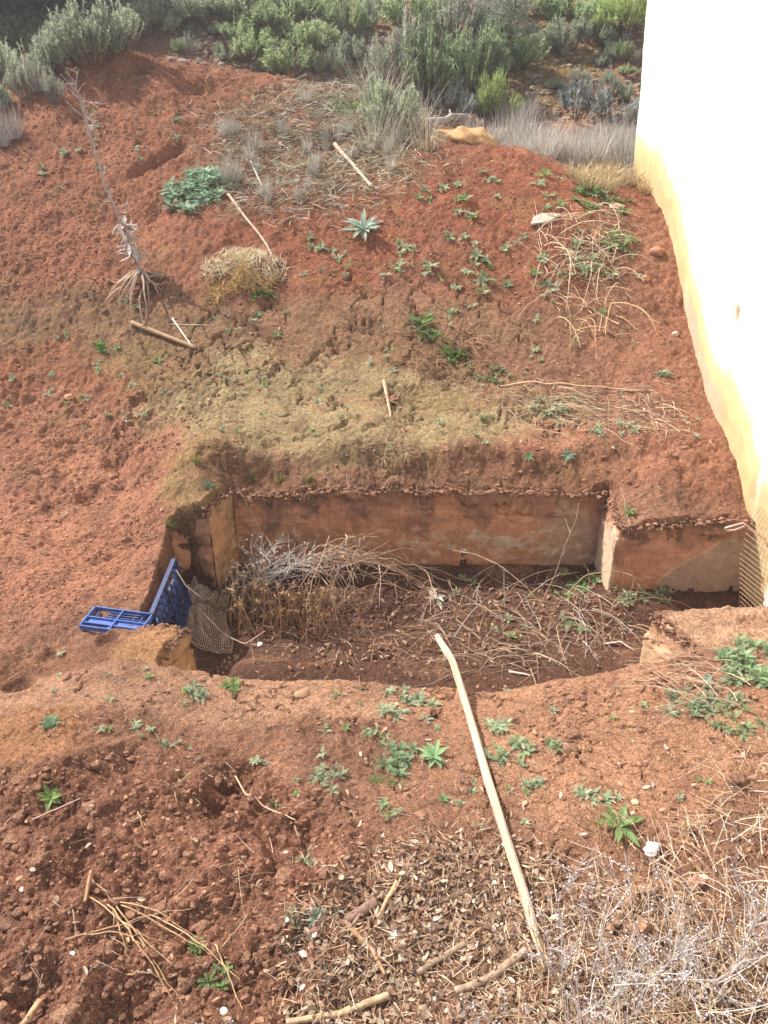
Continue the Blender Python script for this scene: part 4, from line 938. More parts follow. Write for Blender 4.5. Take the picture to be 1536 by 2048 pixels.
# ================================================================ green weeds
GG = (.33,.40,.22); G2 = (.27,.40,.15); BG = (.42,.49,.33); BR = (.22,.42,.12)
def proto(mb, name, label, cat, group=None, m=None):
    o = mb.build(name, m or M_LEAF); return tag(o, label, cat, group)
seed_kinds = []
for k in range(3): seed_kinds.append(rosette('seedling', 9+k*2, .035, .010, GG if k else G2, (.2,.9), BG))
for k in range(3): seed_kinds.append(feathery(9+k, .038, BG if k < 2 else GG, .35, 5))
seed_kinds.append(grass_tuft(16, .05, .8, .004, G2, GG))
seed_meshes = [s_.build('weed_seedling', M_LEAF) for s_ in seed_kinds]
for o in seed_meshes: COL.objects.unlink(o)
def scatter_seedlings(n_, poly, label, group, smin, smax, pts=None):
    uv = in_poly_px(poly, n_) if pts is None else np.array(pts)
    # bunch some of them together as they grow
    for k in range(1, len(uv)):
        if random.random() < .35: uv[k] = uv[k-1]+np.array([random.gauss(0,22), random.gauss(0,12)])
    for p in at_many(uv[:,0], uv[:,1]):
        o = random.choice(seed_meshes).copy(); COL.objects.link(o); o.name = 'weed_seedling'; tag(o, label, 'weed', group)
        place(o, p, None, random.uniform(smin, smax), .7)
scatter_seedlings(46, [(420,1370),(1100,1380),(1450,1350),(1480,1650),(1150,1690),(560,1640)], 'tiny grey green weed seedling on the sunlit earth in front of the pit', 'weed seedlings in front of the pit', .5, 1.0)
scatter_seedlings(50, [(380,700),(1350,720),(1420,900),(420,900),(340,820)], 'tiny weed seedling on the mossy ledge behind the pit', 'weed seedlings on the ledge', .6, 1.25)
scatter_seedlings(50, [(60,590),(1250,590),(1330,720),(300,730),(60,700)], 'tiny weed seedling on the brown slope above the ledge', 'weed seedlings on the brown slope', .7, 1.5)
scatter_seedlings(85, [(800,340),(1180,350),(1290,440),(1280,560),(1000,590),(760,560),(820,450)], 'small green weed seedling on the red slope at the right', 'weed seedlings on the red slope', 1.2, 2.6)
scatter_seedlings(14, [(560,450),(700,440),(740,560),(560,560)], 'small green weed seedling on the red slope below the grey stick', 'weed seedlings below the grey stick', 1.1, 1.9)
scatter_seedlings(26, [(0,680),(420,700),(360,900),(60,890),(0,860)], 'tiny weed seedling among the mossy lumps left of the ledge', 'weed seedlings on the left bank', .8, 1.5)
scatter_seedlings(34, [(930,1150),(1200,1140),(1350,1180),(1280,1260),(960,1290),(850,1200)], 'green weed seedling on the pit floor among dry stems', 'weed seedlings in the pit', .8, 1.6)
scatter_seedlings(14, [(60,1280),(380,1370),(450,1480),(120,1480)], 'tiny weed seedling on the left front bank', 'weed seedlings on the left front bank', .5, 1.0)
scatter_seedlings(16, [(620,1880),(1200,1750),(1400,1800),(1200,2000),(640,1980)], 'tiny weed seedling poking through the leaf litter', 'weed seedlings in the litter', .4, .7)
scatter_seedlings(16, [(120,170),(420,230),(300,420),(60,400)], 'tiny pale weed on the bare left mound', 'weeds on the bare mound', 1.0, 1.8)

def one(mb, u, v, label, cat='weed', name='weed', sc=1, slope=.6, lift=0, m=None):
    p = at(u, v); o = mb.build(name, m or M_LEAF); place(o, (p[0], p[1], p[2]+lift), 0, sc, slope); return tag(o, label, cat)
# named rosettes and mats, sizes from the photo
def mat_weed(u, v, wpx, hpx, col, n_=10, leaves=9, lr=.045, label='', kind='f', **kw):
    p0 = at(u, v); s = px_m(p0); mb = MB(); W_ = wpx*s/2
    hp = abs(at(u, v-hpx/2)[1]-at(u, v+hpx/2)[1])/2
    lr = lr*1.0; n_ = int(n_*1.4)
    for k in range(n_):
        a, r_ = random.uniform(0,6.28), random.random()**.65*1.1; x, y_ = math.cos(a)*r_*W_, math.sin(a)*r_*hp
        z = float(hgt(p0[0]+x, p0[1]+y_))-p0[2]
        if kind == 'f': feathery(int(leaves*1.3), lr*random.uniform(.8,1.2), col, .24, 9, mb, (x,y_,z), (.15,1.1))
        else: grass_tuft(leaves*3, lr*1.3, .9, .004, col, None, mb, (x,y_,z))
    o = mb.build('weed', M_LEAF); o.location = p0; return tag(o, label, 'weed')
mat_weed(815, 1412, 110, 60, BG, 13, 10, .045, 'wide grey green feathery weed mat left of the long pole, near the ridge')
mat_weed(985, 1455, 58, 40, BG, 5, 11, .045, 'small round feathery weed just right of the long pole')
mat_weed(1020, 1508, 92, 46, (.36,.45,.28), 8, 10, .05, 'spreading feathery weed right of the long pole above the tiny sprout')
mat_weed(805, 1520, 75, 60, (.34,.47,.28), 8, 12, .05, 'biggest bright feathery weed in the middle foreground')
mat_weed(665, 1560, 66, 55, BG, 8, 9, .04, 'grey green feathery weed left of the brightest one')
mat_weed(775, 1565, 80, 30, G2, 7, 9, .035, 'low green mat weed below the brightest feathery weed', 'g')
mat_weed(745, 1470, 60, 40, GG, 6, 8, .035, 'sparse weed patch between two feathery mats')
mat_weed(1065, 1578, 30, 30, BG, 3, 10, .04, 'single small feathery weed left of the cracks')
mat_weed(1205, 1588, 84, 36, BG, 9, 9, .035, 'low grey green weed strip above the big leafy plant')
mat_weed(385, 1382, 52, 26, BG, 5, 10, .04, 'grey green weed on the ridge front of the left stub')
mat_weed(462, 1380, 50, 22, G2, 5, 9, .04, 'greener weed on the ridge right of the grey green one')
mat_weed(112, 1448, 44, 20, (.24,.36,.22), 4, 9, .045, 'light green weed on the left sunlit bank')
mat_weed(610, 1722, 40, 36, BG, 4, 8, .035, 'small weed on the dug heap left of the litter')
mat_weed(650, 1828, 44, 40, (.30,.38,.30), 4, 9, .035, 'pale silvery weed at the left edge of the litter')
mat_weed(590, 1835, 40, 24, BG, 4, 7, .03, 'pale small weed left of the silvery one')
mat_weed(775, 1618, 34, 30, GG, 4, 8, .035, 'small weed above the litter')
mat_weed(395, 1910, 36, 50, G2, 4, 9, .04, 'small green fern like weed under the dry stalk bundle')
mat_weed(432, 1968, 34, 50, (.25,.38,.16), 4, 7, .05, 'yellow green sprout below the dry stalk bundle')
mat_weed(270, 1455, 24, 14, BG, 2, 8, .035, 'tiny weed on the left front bank above the heap')
mat_weed(350, 1492, 46, 20, BG, 4, 8, .03, 'flat grey weed at the top of the dug heap')
mat_weed(1505, 1330, 110, 90, (.34,.46,.27), 22, 12, .06, 'large bushy green weed at the right edge beyond the low sunlit wall')
mat_weed(1400, 1410, 150, 60, (.36,.43,.28), 16, 9, .05, 'sprawling grey green weed mixed with dry stems at the right')
mat_weed(1480, 1440, 90, 50, GG, 9, 9, .05, 'lower green weed at the right edge below the bushy one')
mat_weed(1105, 1490, 30, 26, (.26,.34,.18), 3, 8, .04, 'yellowish small weed right of the feathery ones')
mat_weed(845, 665, 80, 36, G2, 10, 12, .075, 'bright green weed on top of the dark root clump', 'f')
mat_weed(905, 705, 60, 30, (.16,.26,.08), 7, 12, .07, 'green weed at the right of the dark root clump')
mat_weed(400, 380, 118, 74, (.40,.54,.40), 44, 12, .10, 'large blue green thistle patch high on the left slope')
mat_weed(1200, 395, 120, 50, G2, 22, 9, .07, 'green weed carpet at the foot of the white building')
mat_weed(1235, 480, 60, 40, G2, 12, 9, .06, 'green weeds under the dry stalks near the wall')
mat_weed(985, 755, 60, 24, GG, 7, 9, .06, 'green weed at the left end of the long brown stem')
mat_weed(1115, 815, 90, 50, BG, 12, 9, .055, 'grey green weeds in the straw on the ledge')
mat_weed(1230, 860, 80, 40, BG, 9, 8, .05, 'grey green weeds right of the straw on the ledge')
mat_weed(205, 695, 28, 18, BR, 3, 11, .06, 'bright green little weed on the mossy left slope')
mat_weed(515, 590, 40, 22, BR, 4, 12, .06, 'bright green weed under the straw clump', 'f')
mat_weed(1320, 745, 30, 24, BG, 4, 10, .05, 'blue green weed on the bare slope near the wall')
mat_weed(1185, 1165, 90, 26, G2, 9, 10, .06, 'green grassy weeds at the foot of the right pier corner')
mat_weed(1300, 1190, 130, 22, GG, 12, 9, .05, 'row of weeds along the foot of the right pier')
mat_weed(700, 218, 90, 20, (.24,.36,.14), 10, 8, .09, 'green weed patch in the dry grass on top')
one(rosette('weed', 10, .065, .024, (.28,.42,.13), (.2,.9), (.33,.48,.18)), 103, 1595, 'bright green rosette with oval leaves on the left side of the dug heap', name='rosette_weed')
one(rosette('weed', 13, .085, .026, (.24,.38,.20), (.15,.8)), 868, 1515, 'neat green rosette with long leaves touching the biggest feathery weed', name='rosette_weed')
mb = rosette('weed', 9, .12, .034, (.25,.38,.15), (.3,1.1), (.32,.45,.2)); feathery(8, .06, G2, .3, 5, mb)
one(mb, 1238, 1655, 'tall leafy green plant with broad leaves on the cracked mud', name='leafy_weed', sc=.95)
one(rosette('weed', 34, .21, .042, (.36,.46,.38), (.1,1.1), (.46,.54,.46), curl=.35), 728, 462, 'silvery green thistle rosette on the red slope', name='thistle')
one(rosette('weed', 11, .07, .016, (.20,.34,.24), (.2,.7)), 1135, 912, 'blue green star shaped rosette on the rim above the right pier', name='rosette_weed')
one(rosette('weed', 10, .05, .014, (.18,.34,.16), (.2,.7)), 1057, 915, 'small green rosette on the rim left of the star shaped one', name='rosette_weed')
one(rosette('weed', 10, .07, .016, (.16,.28,.18), (.1,.7)), 415, 975, 'green rosette on the mossy left corner of the rim', name='rosette_weed')
one(rosette('weed', 10, .06, .015, (.17,.30,.15), (.2,.8)), 515, 632, 'small rosette below the straw clump', name='rosette_weed')
one(rosette('weed', 12, .06, .014, (.20,.30,.16), (.2,.8)), 1015, 572, 'small green rosette on the right red slope', name='rosette_weed')
one(rosette('weed', 6, .04, .032, (.30,.38,.34), (.3,.6)), 1412, 1362, 'small round leaved blue grey sprout beside dry stems', name='rosette_weed')
mb = MB(); grass_tuft(60, .13, .7, .006, (.20,.30,.07), (.24,.2,.08), mb)
for k, (u, v) in enumerate(((425,1022),(440,1030),(505,955),(560,962),(395,925),(335,1052),(620,960))):
    mb = grass_tuft(60, .10, .8, .005, (.20,.27,.07), (.30,.24,.11)); o = one(mb, u, v, 'mossy green grass tuft hanging at the left end of the pit rim', 'grass', 'grass_tuft'); o['group'] = 'mossy tufts on the rim'
# ================================================================ dry stalks, brush, tangles
def tangle(label, stems, name='dry_brush', cat='dry stems', extra=None, m=None):
    """stems: list of (point path, radius, colour)"""
    mb = MB()
    for P, r, c in stems: mb.tube(P, np.linspace(r, r*.45, len(P)), c, 4, False)
    if extra: extra(mb)
    V = np.concatenate(mb.v); org = V.mean(0); org[2] = V[:,2].min()
    return tag(mb.build(name, m or M_TWIG, None, False, org), label, cat)
def arcs(n_, box, lng, r, cs, rise=.5, droop=1.1, wob=.1, dirf=None, base_lift=(.0,.05)):
    out = []
    for k in range(n_):
        u = random.uniform(box[0], box[2]); v = random.uniform(box[1], box[3]); p = at(u, v); a = random.uniform(0, 6.28) if dirf is None else random.gauss(*dirf)
        e = random.uniform(.1, rise); L_ = random.uniform(*lng); p = np.array(p)+np.array([0,0,random.uniform(*base_lift)])
        P = np.array(curve(p, (math.cos(a)*math.cos(e), math.sin(a)*math.cos(e), math.sin(e)), L_, droop, wob, 12))
        g = hgt(P[:,0], P[:,1]); P[:,2] = np.maximum(P[:,2], g+.003); out.append((P, r*random.uniform(.6,1.3), jit(random.choice(cs), .2)))
        if random.random() < .5:
            for q in range(random.randint(1,3)):
                i = random.randint(4, 10); d = P[min(i+1,12)]-P[i]; d = d/max(np.linalg.norm(d),1e-6)+rv(.7); out.append((curve(P[i], d, L_*.25*random.uniform(.4,1), .3, .12, 5), r*.6, jit(random.choice(cs), .2)))
    return out
TANC = [(.44,.32,.22),(.36,.26,.19),(.52,.43,.33)]; REDC = [(.34,.21,.14),(.28,.16,.11),(.42,.29,.2)]; GRY = [(.50,.46,.42),(.58,.54,.50),(.40,.36,.33)]
# arching stems thrown in the middle of the pit: they fan from upper left to lower right
def fan_stems(n_, root_px, ry, ends, r, cs, sag):
    out = []
    for k in range(n_):
        e = random.choice(ends); a = at_y(root_px[0]+random.gauss(0,34), root_px[1]+random.gauss(0,16), ry+random.uniform(-.1,.1)); q = np.array(at(e[0]+random.gauss(0,22), e[1]+random.gauss(0,14)))
        t = np.linspace(0, 1, 12)[:,None]; P = a*(1-t)+q*t; P[:,2] += (sag*random.uniform(.4,1.4)*4*t*(1-t))[:,0]; w = np.cumsum(rng.normal(size=(12,3))*.014, 0); P += w-w[0]-(w[-1]-w[0])*t*0
        g = hgt(P[:,0], P[:,1]); P[:,2] = np.maximum(P[:,2], g+.004); out.append((P, r*random.uniform(.6,1.2), jit(random.choice(cs), .2)))
        for s in range(random.randint(0,3)):
            i = random.randint(3, 9); d = P[i+1]-P[i]; d = d/max(np.linalg.norm(d),1e-6)+rv(.55); out.append((curve(P[i], d, .18*random.uniform(.4,1.2), .2, .1, 5), r*.5, jit(random.choice(cs), .2)))
    return out
tangle('arching tan dry stems heaped across the middle of the pit', arcs(40, (600,1130,860,1220), (.2,.6), .003, TANC+REDC, .9, 1.2, .16, None, (.0,.2))+fan_stems(40, (655,1105), 4.55, [(690,1250),(740,1260),(700,1200),(790,1230),(850,1180),(900,1165),(830,1140),(800,1110),(730,1100),(610,1240),(650,1250),(560,1190),(870,1210)], .0042, TANC+REDC, .08), 'brush_pile')
def tips_extra(mb):
    for k in range(150):
        u, v = random.gauss(560,60), random.gauss(1135,22); p = np.array(at_y(u, v, 4.62+random.gauss(0,.06)));
        if p[2] > float(hgt(p[0],p[1])): mb.blob(p, .006, jit((.52,.48,.42)), k, 1)
st = []
for k in range(30):
    b = np.array(at_y(random.gauss(520,30), random.gauss(1165,12), 4.5)); q = np.array(at_y(random.uniform(500,720), random.uniform(1075,1130), 4.65)); t = np.linspace(0,1,9)[:,None]
    P = b*(1-t)+q*t; P += np.cumsum(rng.normal(size=(9,3))*.007, 0); st.append((P, .0035, jit(random.choice(GRY), .12)))
    for s in range(7):
        i = random.randint(2, 7); d = P[i+1]-P[i]; d = d/max(np.linalg.norm(d),1e-6)+rv(.9); st.append((curve(P[i], d, random.uniform(.05,.15), 0, .15, 5), .0022, jit(random.choice(GRY), .12)))
tangle('silver grey dead bush lying against the back wall at the left of the pit', st, 'dead_bush', 'dead bush', tips_extra)
# prickly brown thistle
def prickly(label, u0, u1, v0, v1, y0, y1, n_, cs, sp_=.035, name='dead_thistle'):
    mb = MB(); pts = []
    for k in range(n_):
        y_ = random.uniform(y0, y1); p = np.array(at_y(random.uniform(u0,u1), random.uniform(v0,v1), y_)); p[2] = max(p[2], float(hgt(p[0],p[1]))+.01); pts.append(p)
        c = random.choice(cs); m_ = random.randint(9, 15)
        D = rng.normal(size=(m_,3)); D[:,2] = D[:,2]*.8+.15; blades(mb, np.repeat(p[None],m_,0), D, rng.uniform(.5,1.3,m_)*sp_, .006, cols(m_, c, .25), .05, 2, .05)
        q = np.array([p[0]+random.gauss(0,.06), p[1]+random.gauss(0,.04), float(hgt(p[0],p[1]))]); mb.tube([q,(q+p)/2+rv(.015),p], .003, jit(c), 3, False)
    org = np.mean(pts, 0); org[2] = min(p[2] for p in pts); return tag(mb.build(name, M_TWIG, None, False, org), label, 'dead thistle')
prickly('prickly brown dead thistle on the pit floor in front of the grey bush', 460, 670, 1165, 1245, 4.2, 4.55, 170, [(.36,.23,.13),(.44,.29,.16),(.28,.17,.10)])
prickly('light prickly thistle heads at the left of the brown thistle in the pit', 440, 540, 1120, 1200, 4.4, 4.6, 60, [(.46,.36,.26),(.40,.30,.2)])
tangle('loose tan dry stems spread over the right half of the pit floor', arcs(90, (480,1200,1250,1320), (.1,.35), .002, REDC, .3, 1.2, .12)+arcs(115, (860,1165,1260,1300), (.2,.6), .0024, TANC+REDC+GRY[:1], .7, 1.2, .10)+arcs(25, (900,1280,1100,1350), (.2,.5), .0028, TANC, .6, 1.3), 'dry_brush')
def path_px(L, y0, y1, jz=0):
    m = len(L); pts = [at_y(u, v, y0+(y1-y0)*k/(m-1)) for k, (u, v) in enumerate(L)]
    s = np.linspace(0, m-1, m*4); P = np.array(pts); return np.stack([np.interp(s, np.arange(m), P[:,k]) for k in range(3)], 1)
st = [(path_px([(1050,1255),(1085,1200),(1110,1150),(1130,1090),(1152,1040),(1158,1005)], 4.35, 4.6), .006, (.40,.28,.2)), (path_px([(1120,1260),(1060,1180),(1000,1130),(950,1108),(905,1100)], 4.2, 4.65), .004, (.44,.32,.24)),
      (path_px([(1130,1190),(1170,1150),(1225,1140),(1265,1150),(1278,1175),(1272,1190)], 4.25, 4.3), .004, (.48,.33,.2)), (path_px([(1010,1215),(1008,1170),(1008,1135)], 4.5, 4.55), .004, (.42,.36,.3))]
for k in range(26):
    i = random.randint(0,2); P = st[i][0]; j = random.randint(4, len(P)-2); d = (P[j+1]-P[j]); d = d/np.linalg.norm(d)+rv(.7); st.append((curve(P[j], d, random.uniform(.05,.16), .1, .1, 5), .002, jit(random.choice(TANC))))
tangle('tall upright dry weed stalks standing at the right end of the pit', st, 'dry_weed', 'dry weed')
st = [(path_px([(498,1150),(530,1112),(520,1060),(490,1000),(470,965)], 4.7, 4.9), .003, (.42,.3,.22)), (path_px([(352,1140),(372,1172),(402,1195)], 4.25, 4.25), .006, (.6,.48,.38)), (path_px([(405,1225),(450,1270),(490,1288),(515,1272),(530,1262)], 4.1, 3.9), .004, (.5,.36,.26))]
tangle('thin bent stems round the blue crate side and the netting', st)
# dry stalk bundle lying on the heap, bottom left
B_ = at(330, 1850); st = []
for (a, b) in (((180,1795),(360,1945)),((220,1800),(400,1880)),((225,1802),(365,2010)),((215,1810),(345,2000)),((240,1810),(500,1960)),((130,1880),(445,1805)),((170,1870),(350,1890)),((185,1760),(250,1850)),((250,1850),(340,1990)),((440,1900),(520,1810)),((255,1950),(330,1960)),((300,1830),(480,1960)),((230,1830),(260,1925)),((430,1890),(485,2020)),((275,1625),(290,1670))):
    p, q = np.array(at(*a)), np.array(at(*b)); t = np.linspace(0,1,12)[:,None]; P = p*(1-t)+q*t; P[:,2] = np.maximum(P[:,2]+.05*np.sin(t[:,0]*3.14)*random.uniform(.3,1.2), hgt(P[:,0],P[:,1])+.003); P[1:-1] += rng.normal(size=(10,3))*.003
    st.append((P, .0028, jit((.56,.38,.22), .15)))
tangle('bundle of crossing yellow dry stalks on the dug heap', st, 'dry_stalks', 'dry stalks')
# dry stems on the left gravel etc and slope
tangle('dry tan weed stems lying down the right slope by the wall', arcs(80, (1080,430,1250,560), (.2,.6), .0035, [(.56,.44,.30),(.48,.38,.28)], .8, 1.5, .1)+arcs(26, (1110,560,1250,680), (.25,.6), .004, [(.56,.40,.24)], .6, 1.5), 'dry_weed', 'dry weed')
tangle('sprawling straw stems on the ledge above the right pier', arcs(50, (1010,770,1330,870), (.15,.5), .0032, [(.52,.40,.27),(.46,.34,.23)], .4, 1.3, .1, (-.3,.6)), 'dry_brush')
tangle('reddish dry stems above the sprawling weed at the right', arcs(60, (1340,1310,1500,1420), (.15,.5), .0022, REDC+TANC, .4, 1.2, .08, (2.6,.5)), 'dry_brush')
tangle('yellow dry grass stems at the right edge of the mud', arcs(30, (1440,1500,1560,1680), (.12,.36), .0015, [(.56,.46,.33),(.5,.36,.22)], .9, 1.0, .08), 'dry_brush')
tangle('small brown roots around the dark weed clump on the slope', arcs(90, (820,660,960,750), (.1,.35), .004, [(.24,.13,.08),(.34,.2,.12)], .9, 1.4, .2), 'root_clump', 'roots')
def roots_extra(mb):
    for k in range(7):
        p = np.array(at(random.uniform(762,812), random.uniform(900,922)))+np.array([0,-.04,.03]); D = rng.normal(size=(26,3)); D[:,2] = -abs(D[:,2]); blades(mb, np.repeat(p[None],26,0), D, .07, .004, cols(26, (.46,.34,.2), .3), .2, 2)
    mb.blob(np.array(at(785,800)), .05, (.22,.12,.07), 4, 3, (1,1.2,.5), .5)
st = arcs(30, (760,780,810,920), (.1,.3), .004, [(.30,.17,.1),(.42,.28,.17)], .4, 1.8, .2, (-1.57,.5)); P = settle(at(768,762), at(782,835), .012); st.append((P, .016, (.56,.38,.26)))
for k in range(18): 
    p = np.array(at(random.uniform(740,900), random.uniform(950,975)))+np.array([0,-.03,.0]); st.append((curve(p, (random.gauss(0,.15),-.3,-1), random.uniform(.05,.22), .5, .15, 8), .003, jit((.32,.18,.11))))
tangle('uprooted root cluster hanging over the middle of the pit rim', st, 'root_clump', 'roots', roots_extra)
st = []
for k in range(95):
    u = random.uniform(500,1185); p = np.array(at(u, random.uniform(948,978)))+np.array([0,-.02,.0]); st.append((curve(p, (random.gauss(0,.35),-.35,-1), random.uniform(.03,.13), .6, .2, 7), random.uniform(.0012,.003), jit(random.choice([(.30,.17,.10),(.38,.25,.16),(.22,.12,.08)]))))
tag(tangle('fringe of fine dark roots hanging along the top of the long back wall', st, 'root_fringe', 'roots'), kind='stuff')
# straw clump
mb = MB(); p0 = at(487, 560); n_ = 420; a = rng.uniform(0,6.28,n_); r_ = np.sqrt(rng.random(n_))*.27*(1+.35*np.sin(a*2+1)+.2*np.sin(a*5))
B = np.stack([p0[0]+np.cos(a)*r_, p0[1]+np.sin(a)*r_*.8, np.zeros(n_)], 1); B[:,2] = hgt(B[:,0],B[:,1])+rng.uniform(0,.20,n_)*np.clip(1-r_/.36,.1,1)*(1+.5*np.sin(a*3))
m_ = 7; BB = np.repeat(B, m_, 0); D = rng.normal(size=(n_*m_,3)); D[:,2] += .3
lowc = np.repeat(np.where((B[:,1] < p0[1]-.02)[:,None], cols(n_, (.62,.44,.20), .2), cols(n_, (.85,.75,.55), .12)), m_, 0)
blades(mb, BB, D, rng.uniform(.04,.12,n_*m_), .006, lowc, .2, 2, .05)
tag(mb.build('straw_clump', M_TWIG, None, False, p0), 'round yellow straw coloured dead thistle clump on the red slope', 'dead thistle')
# tall leaning dead stalk
root = at(292, 566); stalk = empty('dead_stalk', root, 'tall leaning dead grey stalk with spread roots on the left slope', 'dead stalk')
px = [(292,566),(275,525),(258,478),(236,430),(212,375),(196,320),(178,260),(160,200),(146,160)]; P = []
for k, (u, v) in enumerate(px): P.append(at_y(u, v, root[1]+.02-.0*k+.10*k/8))
s_ = np.linspace(0, len(P)-1, 40); P = np.array(P); P = np.stack([np.interp(s_, np.arange(len(px)), P[:,k]) for k in range(3)], 1)
mb = MB(); mb.tube(P, np.interp(np.linspace(0,1,40), [0,.1,.3,1], [.028,.017,.011,.006])*(1+.15*rng.normal(size=40)*.6), (.42,.36,.33), 7); o = mb.build('stem', M_WOOD, stalk, True); o.location = -stalk.location
mb = MB()
for k in range(26):
    i = random.randint(26, 39) if k < 19 else random.randint(8, 26); branchy(mb, P[i], np.array([random.gauss(0,.6), random.gauss(0,.5), random.uniform(-.1,.9)]), random.uniform(.07,.18), .003, (.50,.44,.42), 1, 5, .9)
o = mb.build('twigs', M_TWIG, stalk); o.location = -stalk.location
mb = MB()
for k in range(26):
    a = random.uniform(-3.5, .4); e = random.uniform(-.1,.5); Q = np.array(curve(P[random.randint(0,3)], (math.cos(a), math.sin(a)*.8, e), random.uniform(.2,.5), 1.6, .12, 9)); Q[:,2] = np.maximum(Q[:,2], hgt(Q[:,0],Q[:,1])+.004); mb.tube(Q, np.linspace(.012,.003,10), jit((.44,.33,.24)), 5, False)
o = mb.build('roots', M_TWIG, stalk); o.location = -stalk.location
mb = MB()
for k in range(60):
    i = random.randint(7, 13); d = rv(); d[2] = d[2]*.7-.1; mb.leaf(P[i]+rv(.03), d, (0,0,1), random.uniform(.06,.16), .03, jit((.56,.50,.46), .15), random.uniform(-.4,.6), 3, .3)
o = mb.build('dead_leaves', M_DRY, stalk); o.location = -stalk.location
# pale thistle leaf in the pit
mb = MB(); c_ = at(872, 1205)
for k in range(9):
    d = rv(); d[2] = abs(d[2])*.6; mb.leaf((0,0,.03), d, (0,0,1), random.uniform(.06,.11), .035, jit((.62,.56,.47), .1), random.uniform(-.3,.6), 4, .25, (.3,.6,1,.5,.0))
o = mb.build('dead_leaf_cluster', M_DRY); o.location = c_; tag(o, 'curled pale dead leaves lying alone on the pit floor', 'dead leaves')
# fallen log and stump on the crest
stick('log', [(790,242),(850,246),(900,236),(945,232)], .05, .035, (.40,.35,.32), 'grey weathered log lying on the crest behind the lichen boulder', 'log', bendy=.05)
b_ = at(940, 262); mb = MB()
for k in range(26): branchy(mb, np.array(b_)+np.array([random.gauss(0,.09), random.gauss(0,.05), 0]), (random.gauss(0,.4), random.gauss(0,.4), 1), random.uniform(.08,.22), .012, (.38,.32,.28), 1, 3, .7)
mb.blob(np.array(b_)+np.array([0,0,.06]), .10, (.30,.22,.17), 3, 3, (1,.8,1.2), .5)
tag(mb.build('stump', M_TWIG, None, False, b_), 'small grey rotten stump beside the lichen boulder', 'stump')
for (u, v, lb) in ((855,300,'short brown root stub left of the lichen boulder'),(715,268,'short broken stem in the dry grass on the crest')):
    b_ = at(u, v); mb = MB(); mb.tube([b_, np.array(b_)+np.array([.01,0,.08]), np.array(b_)+np.array([-.01,.0,.17])], [.022,.018,.008], (.30,.18,.11), 6); tag(mb.build('stub', M_WOOD, None, True, b_), lb, 'stub')
st = [(path_px([(526,208),(512,180),(500,158)], 8.9, 8.9), .006, (.36,.26,.2))]
tangle('single thin stem sticking up on the top of the spoil heap', st)

# grasses in the dip behind the crest and pale stalks in the middle
gt = []
for k in range(5):
    mb = grass_tuft(110, .50, .55, .010, (.58,.55,.52), (.50,.47,.42), None, (0,0,0), (0,.25), .12); gt.append(mb.build('grass_tuft', M_TWIG))
for k in range(3):
    mb = grass_tuft(90, .26, .9, .008, (.58,.46,.28), (.50,.40,.26), None, (0,0,0), (.1,.5), .10); gt.append(mb.build('grass_tuft', M_TWIG))
gp = []
for k in range(4):
    mb = grass_tuft(34, .75, .7, .007, (.54,.55,.42), (.58,.54,.44), None, (0,0,0), (.0,.6), .16); gp.append(mb.build('dry_grass_clump', M_TWIG))
for o in gt+gp: COL.objects.unlink(o)
def put(protos, p, sc, label, cat, group, name, slope=.1):
    o = random.choice(protos).copy(); COL.objects.link(o); o.name = name; place(o, p, None, sc, slope); return tag(o, label, cat, group)
for k in range(110):
    x, y_ = random.uniform(1.0, 3.0), random.uniform(9.3, 11.0)
    if x < 1.5 and y_ < 10: continue
    put(gt[:5], onground(x, y_), random.uniform(.6,1.05), 'grey dry grass tuft in the dip behind the right mound', 'grass', 'grey grass tufts behind the mound', 'grass_tuft')
for (u, v) in in_poly_px([(1130,335),(1260,350),(1290,385),(1170,380)], 24): put(gt[5:], at(u, v), random.uniform(.7,1.1), 'short straw yellow grass tuft on the edge of the right mound near the wall', 'grass', 'straw tufts near the wall', 'grass_tuft')
for (u, v) in in_poly_px([(690,150),(860,150),(900,240),(830,330),(700,300)], 26): put(gp, at(u, v), random.uniform(.5,1.0), 'tall pale dry grass clump along the crest in the middle', 'grass', 'pale grass clumps on the crest', 'dry_grass_clump')
for (u, v) in in_poly_px([(430,230),(620,180),(840,250),(800,340),(560,420),(430,380)], 60): put(gt, at(u, v), random.uniform(.2,.48), 'small grey yellow grass tuft in the matted patch on the slope', 'grass', 'grass tufts in the matted patch', 'grass_tuft')
for (u, v) in ((12,260),(30,275),(5,290),(80,180)): put(gt, at(u, v), .7, 'pale dry grass tuft at the far left edge of the slope', 'grass', 'grass tufts at the left edge', 'grass_tuft')
for (u, v) in in_poly_px([(980,235),(1080,235),(1060,270),(960,262)], 9): put(gt[:5], at(u, v), .7, 'thin dry grass tuft by the track in the middle', 'grass', 'grass tufts by the track', 'grass_tuft')

# ================================================================ shrubs on the hillside
KINDS = {}
def kind(key, n_, *a):
    KINDS[key] = []
    for k in range(n_):
        fo, st_ = shrub_mesh(key, *a); f = fo.build('foliage', M_LEAF); s = st_.build('stems', M_TWIG); COL.objects.unlink(f); COL.objects.unlink(s); KINDS[key].append((f, s))
kind('gg', 3, .5, .62, 200, 44, .055, .013, (.42,.49,.35), (.56,.61,.47))
kind('ol', 3, .5, .60, 170, 42, .055, .014, (.38,.48,.26), (.52,.60,.36))
kind('dk', 2, .5, .60, 190, 42, .055, .016, (.24,.33,.19), (.38,.46,.29))
kind('sv', 2, .5, .42, 170, 38, .045, .013, (.38,.42,.40), (.52,.55,.52))
kind('gr', 2, .5, .70, 150, 36, .045, .011, (.36,.39,.32), (.50,.50,.42), .5, (.3,.26,.23), .45)
kind('yg', 2, .5, .70, 200, 30, .09, .012, (.40,.52,.18), (.50,.60,.28))
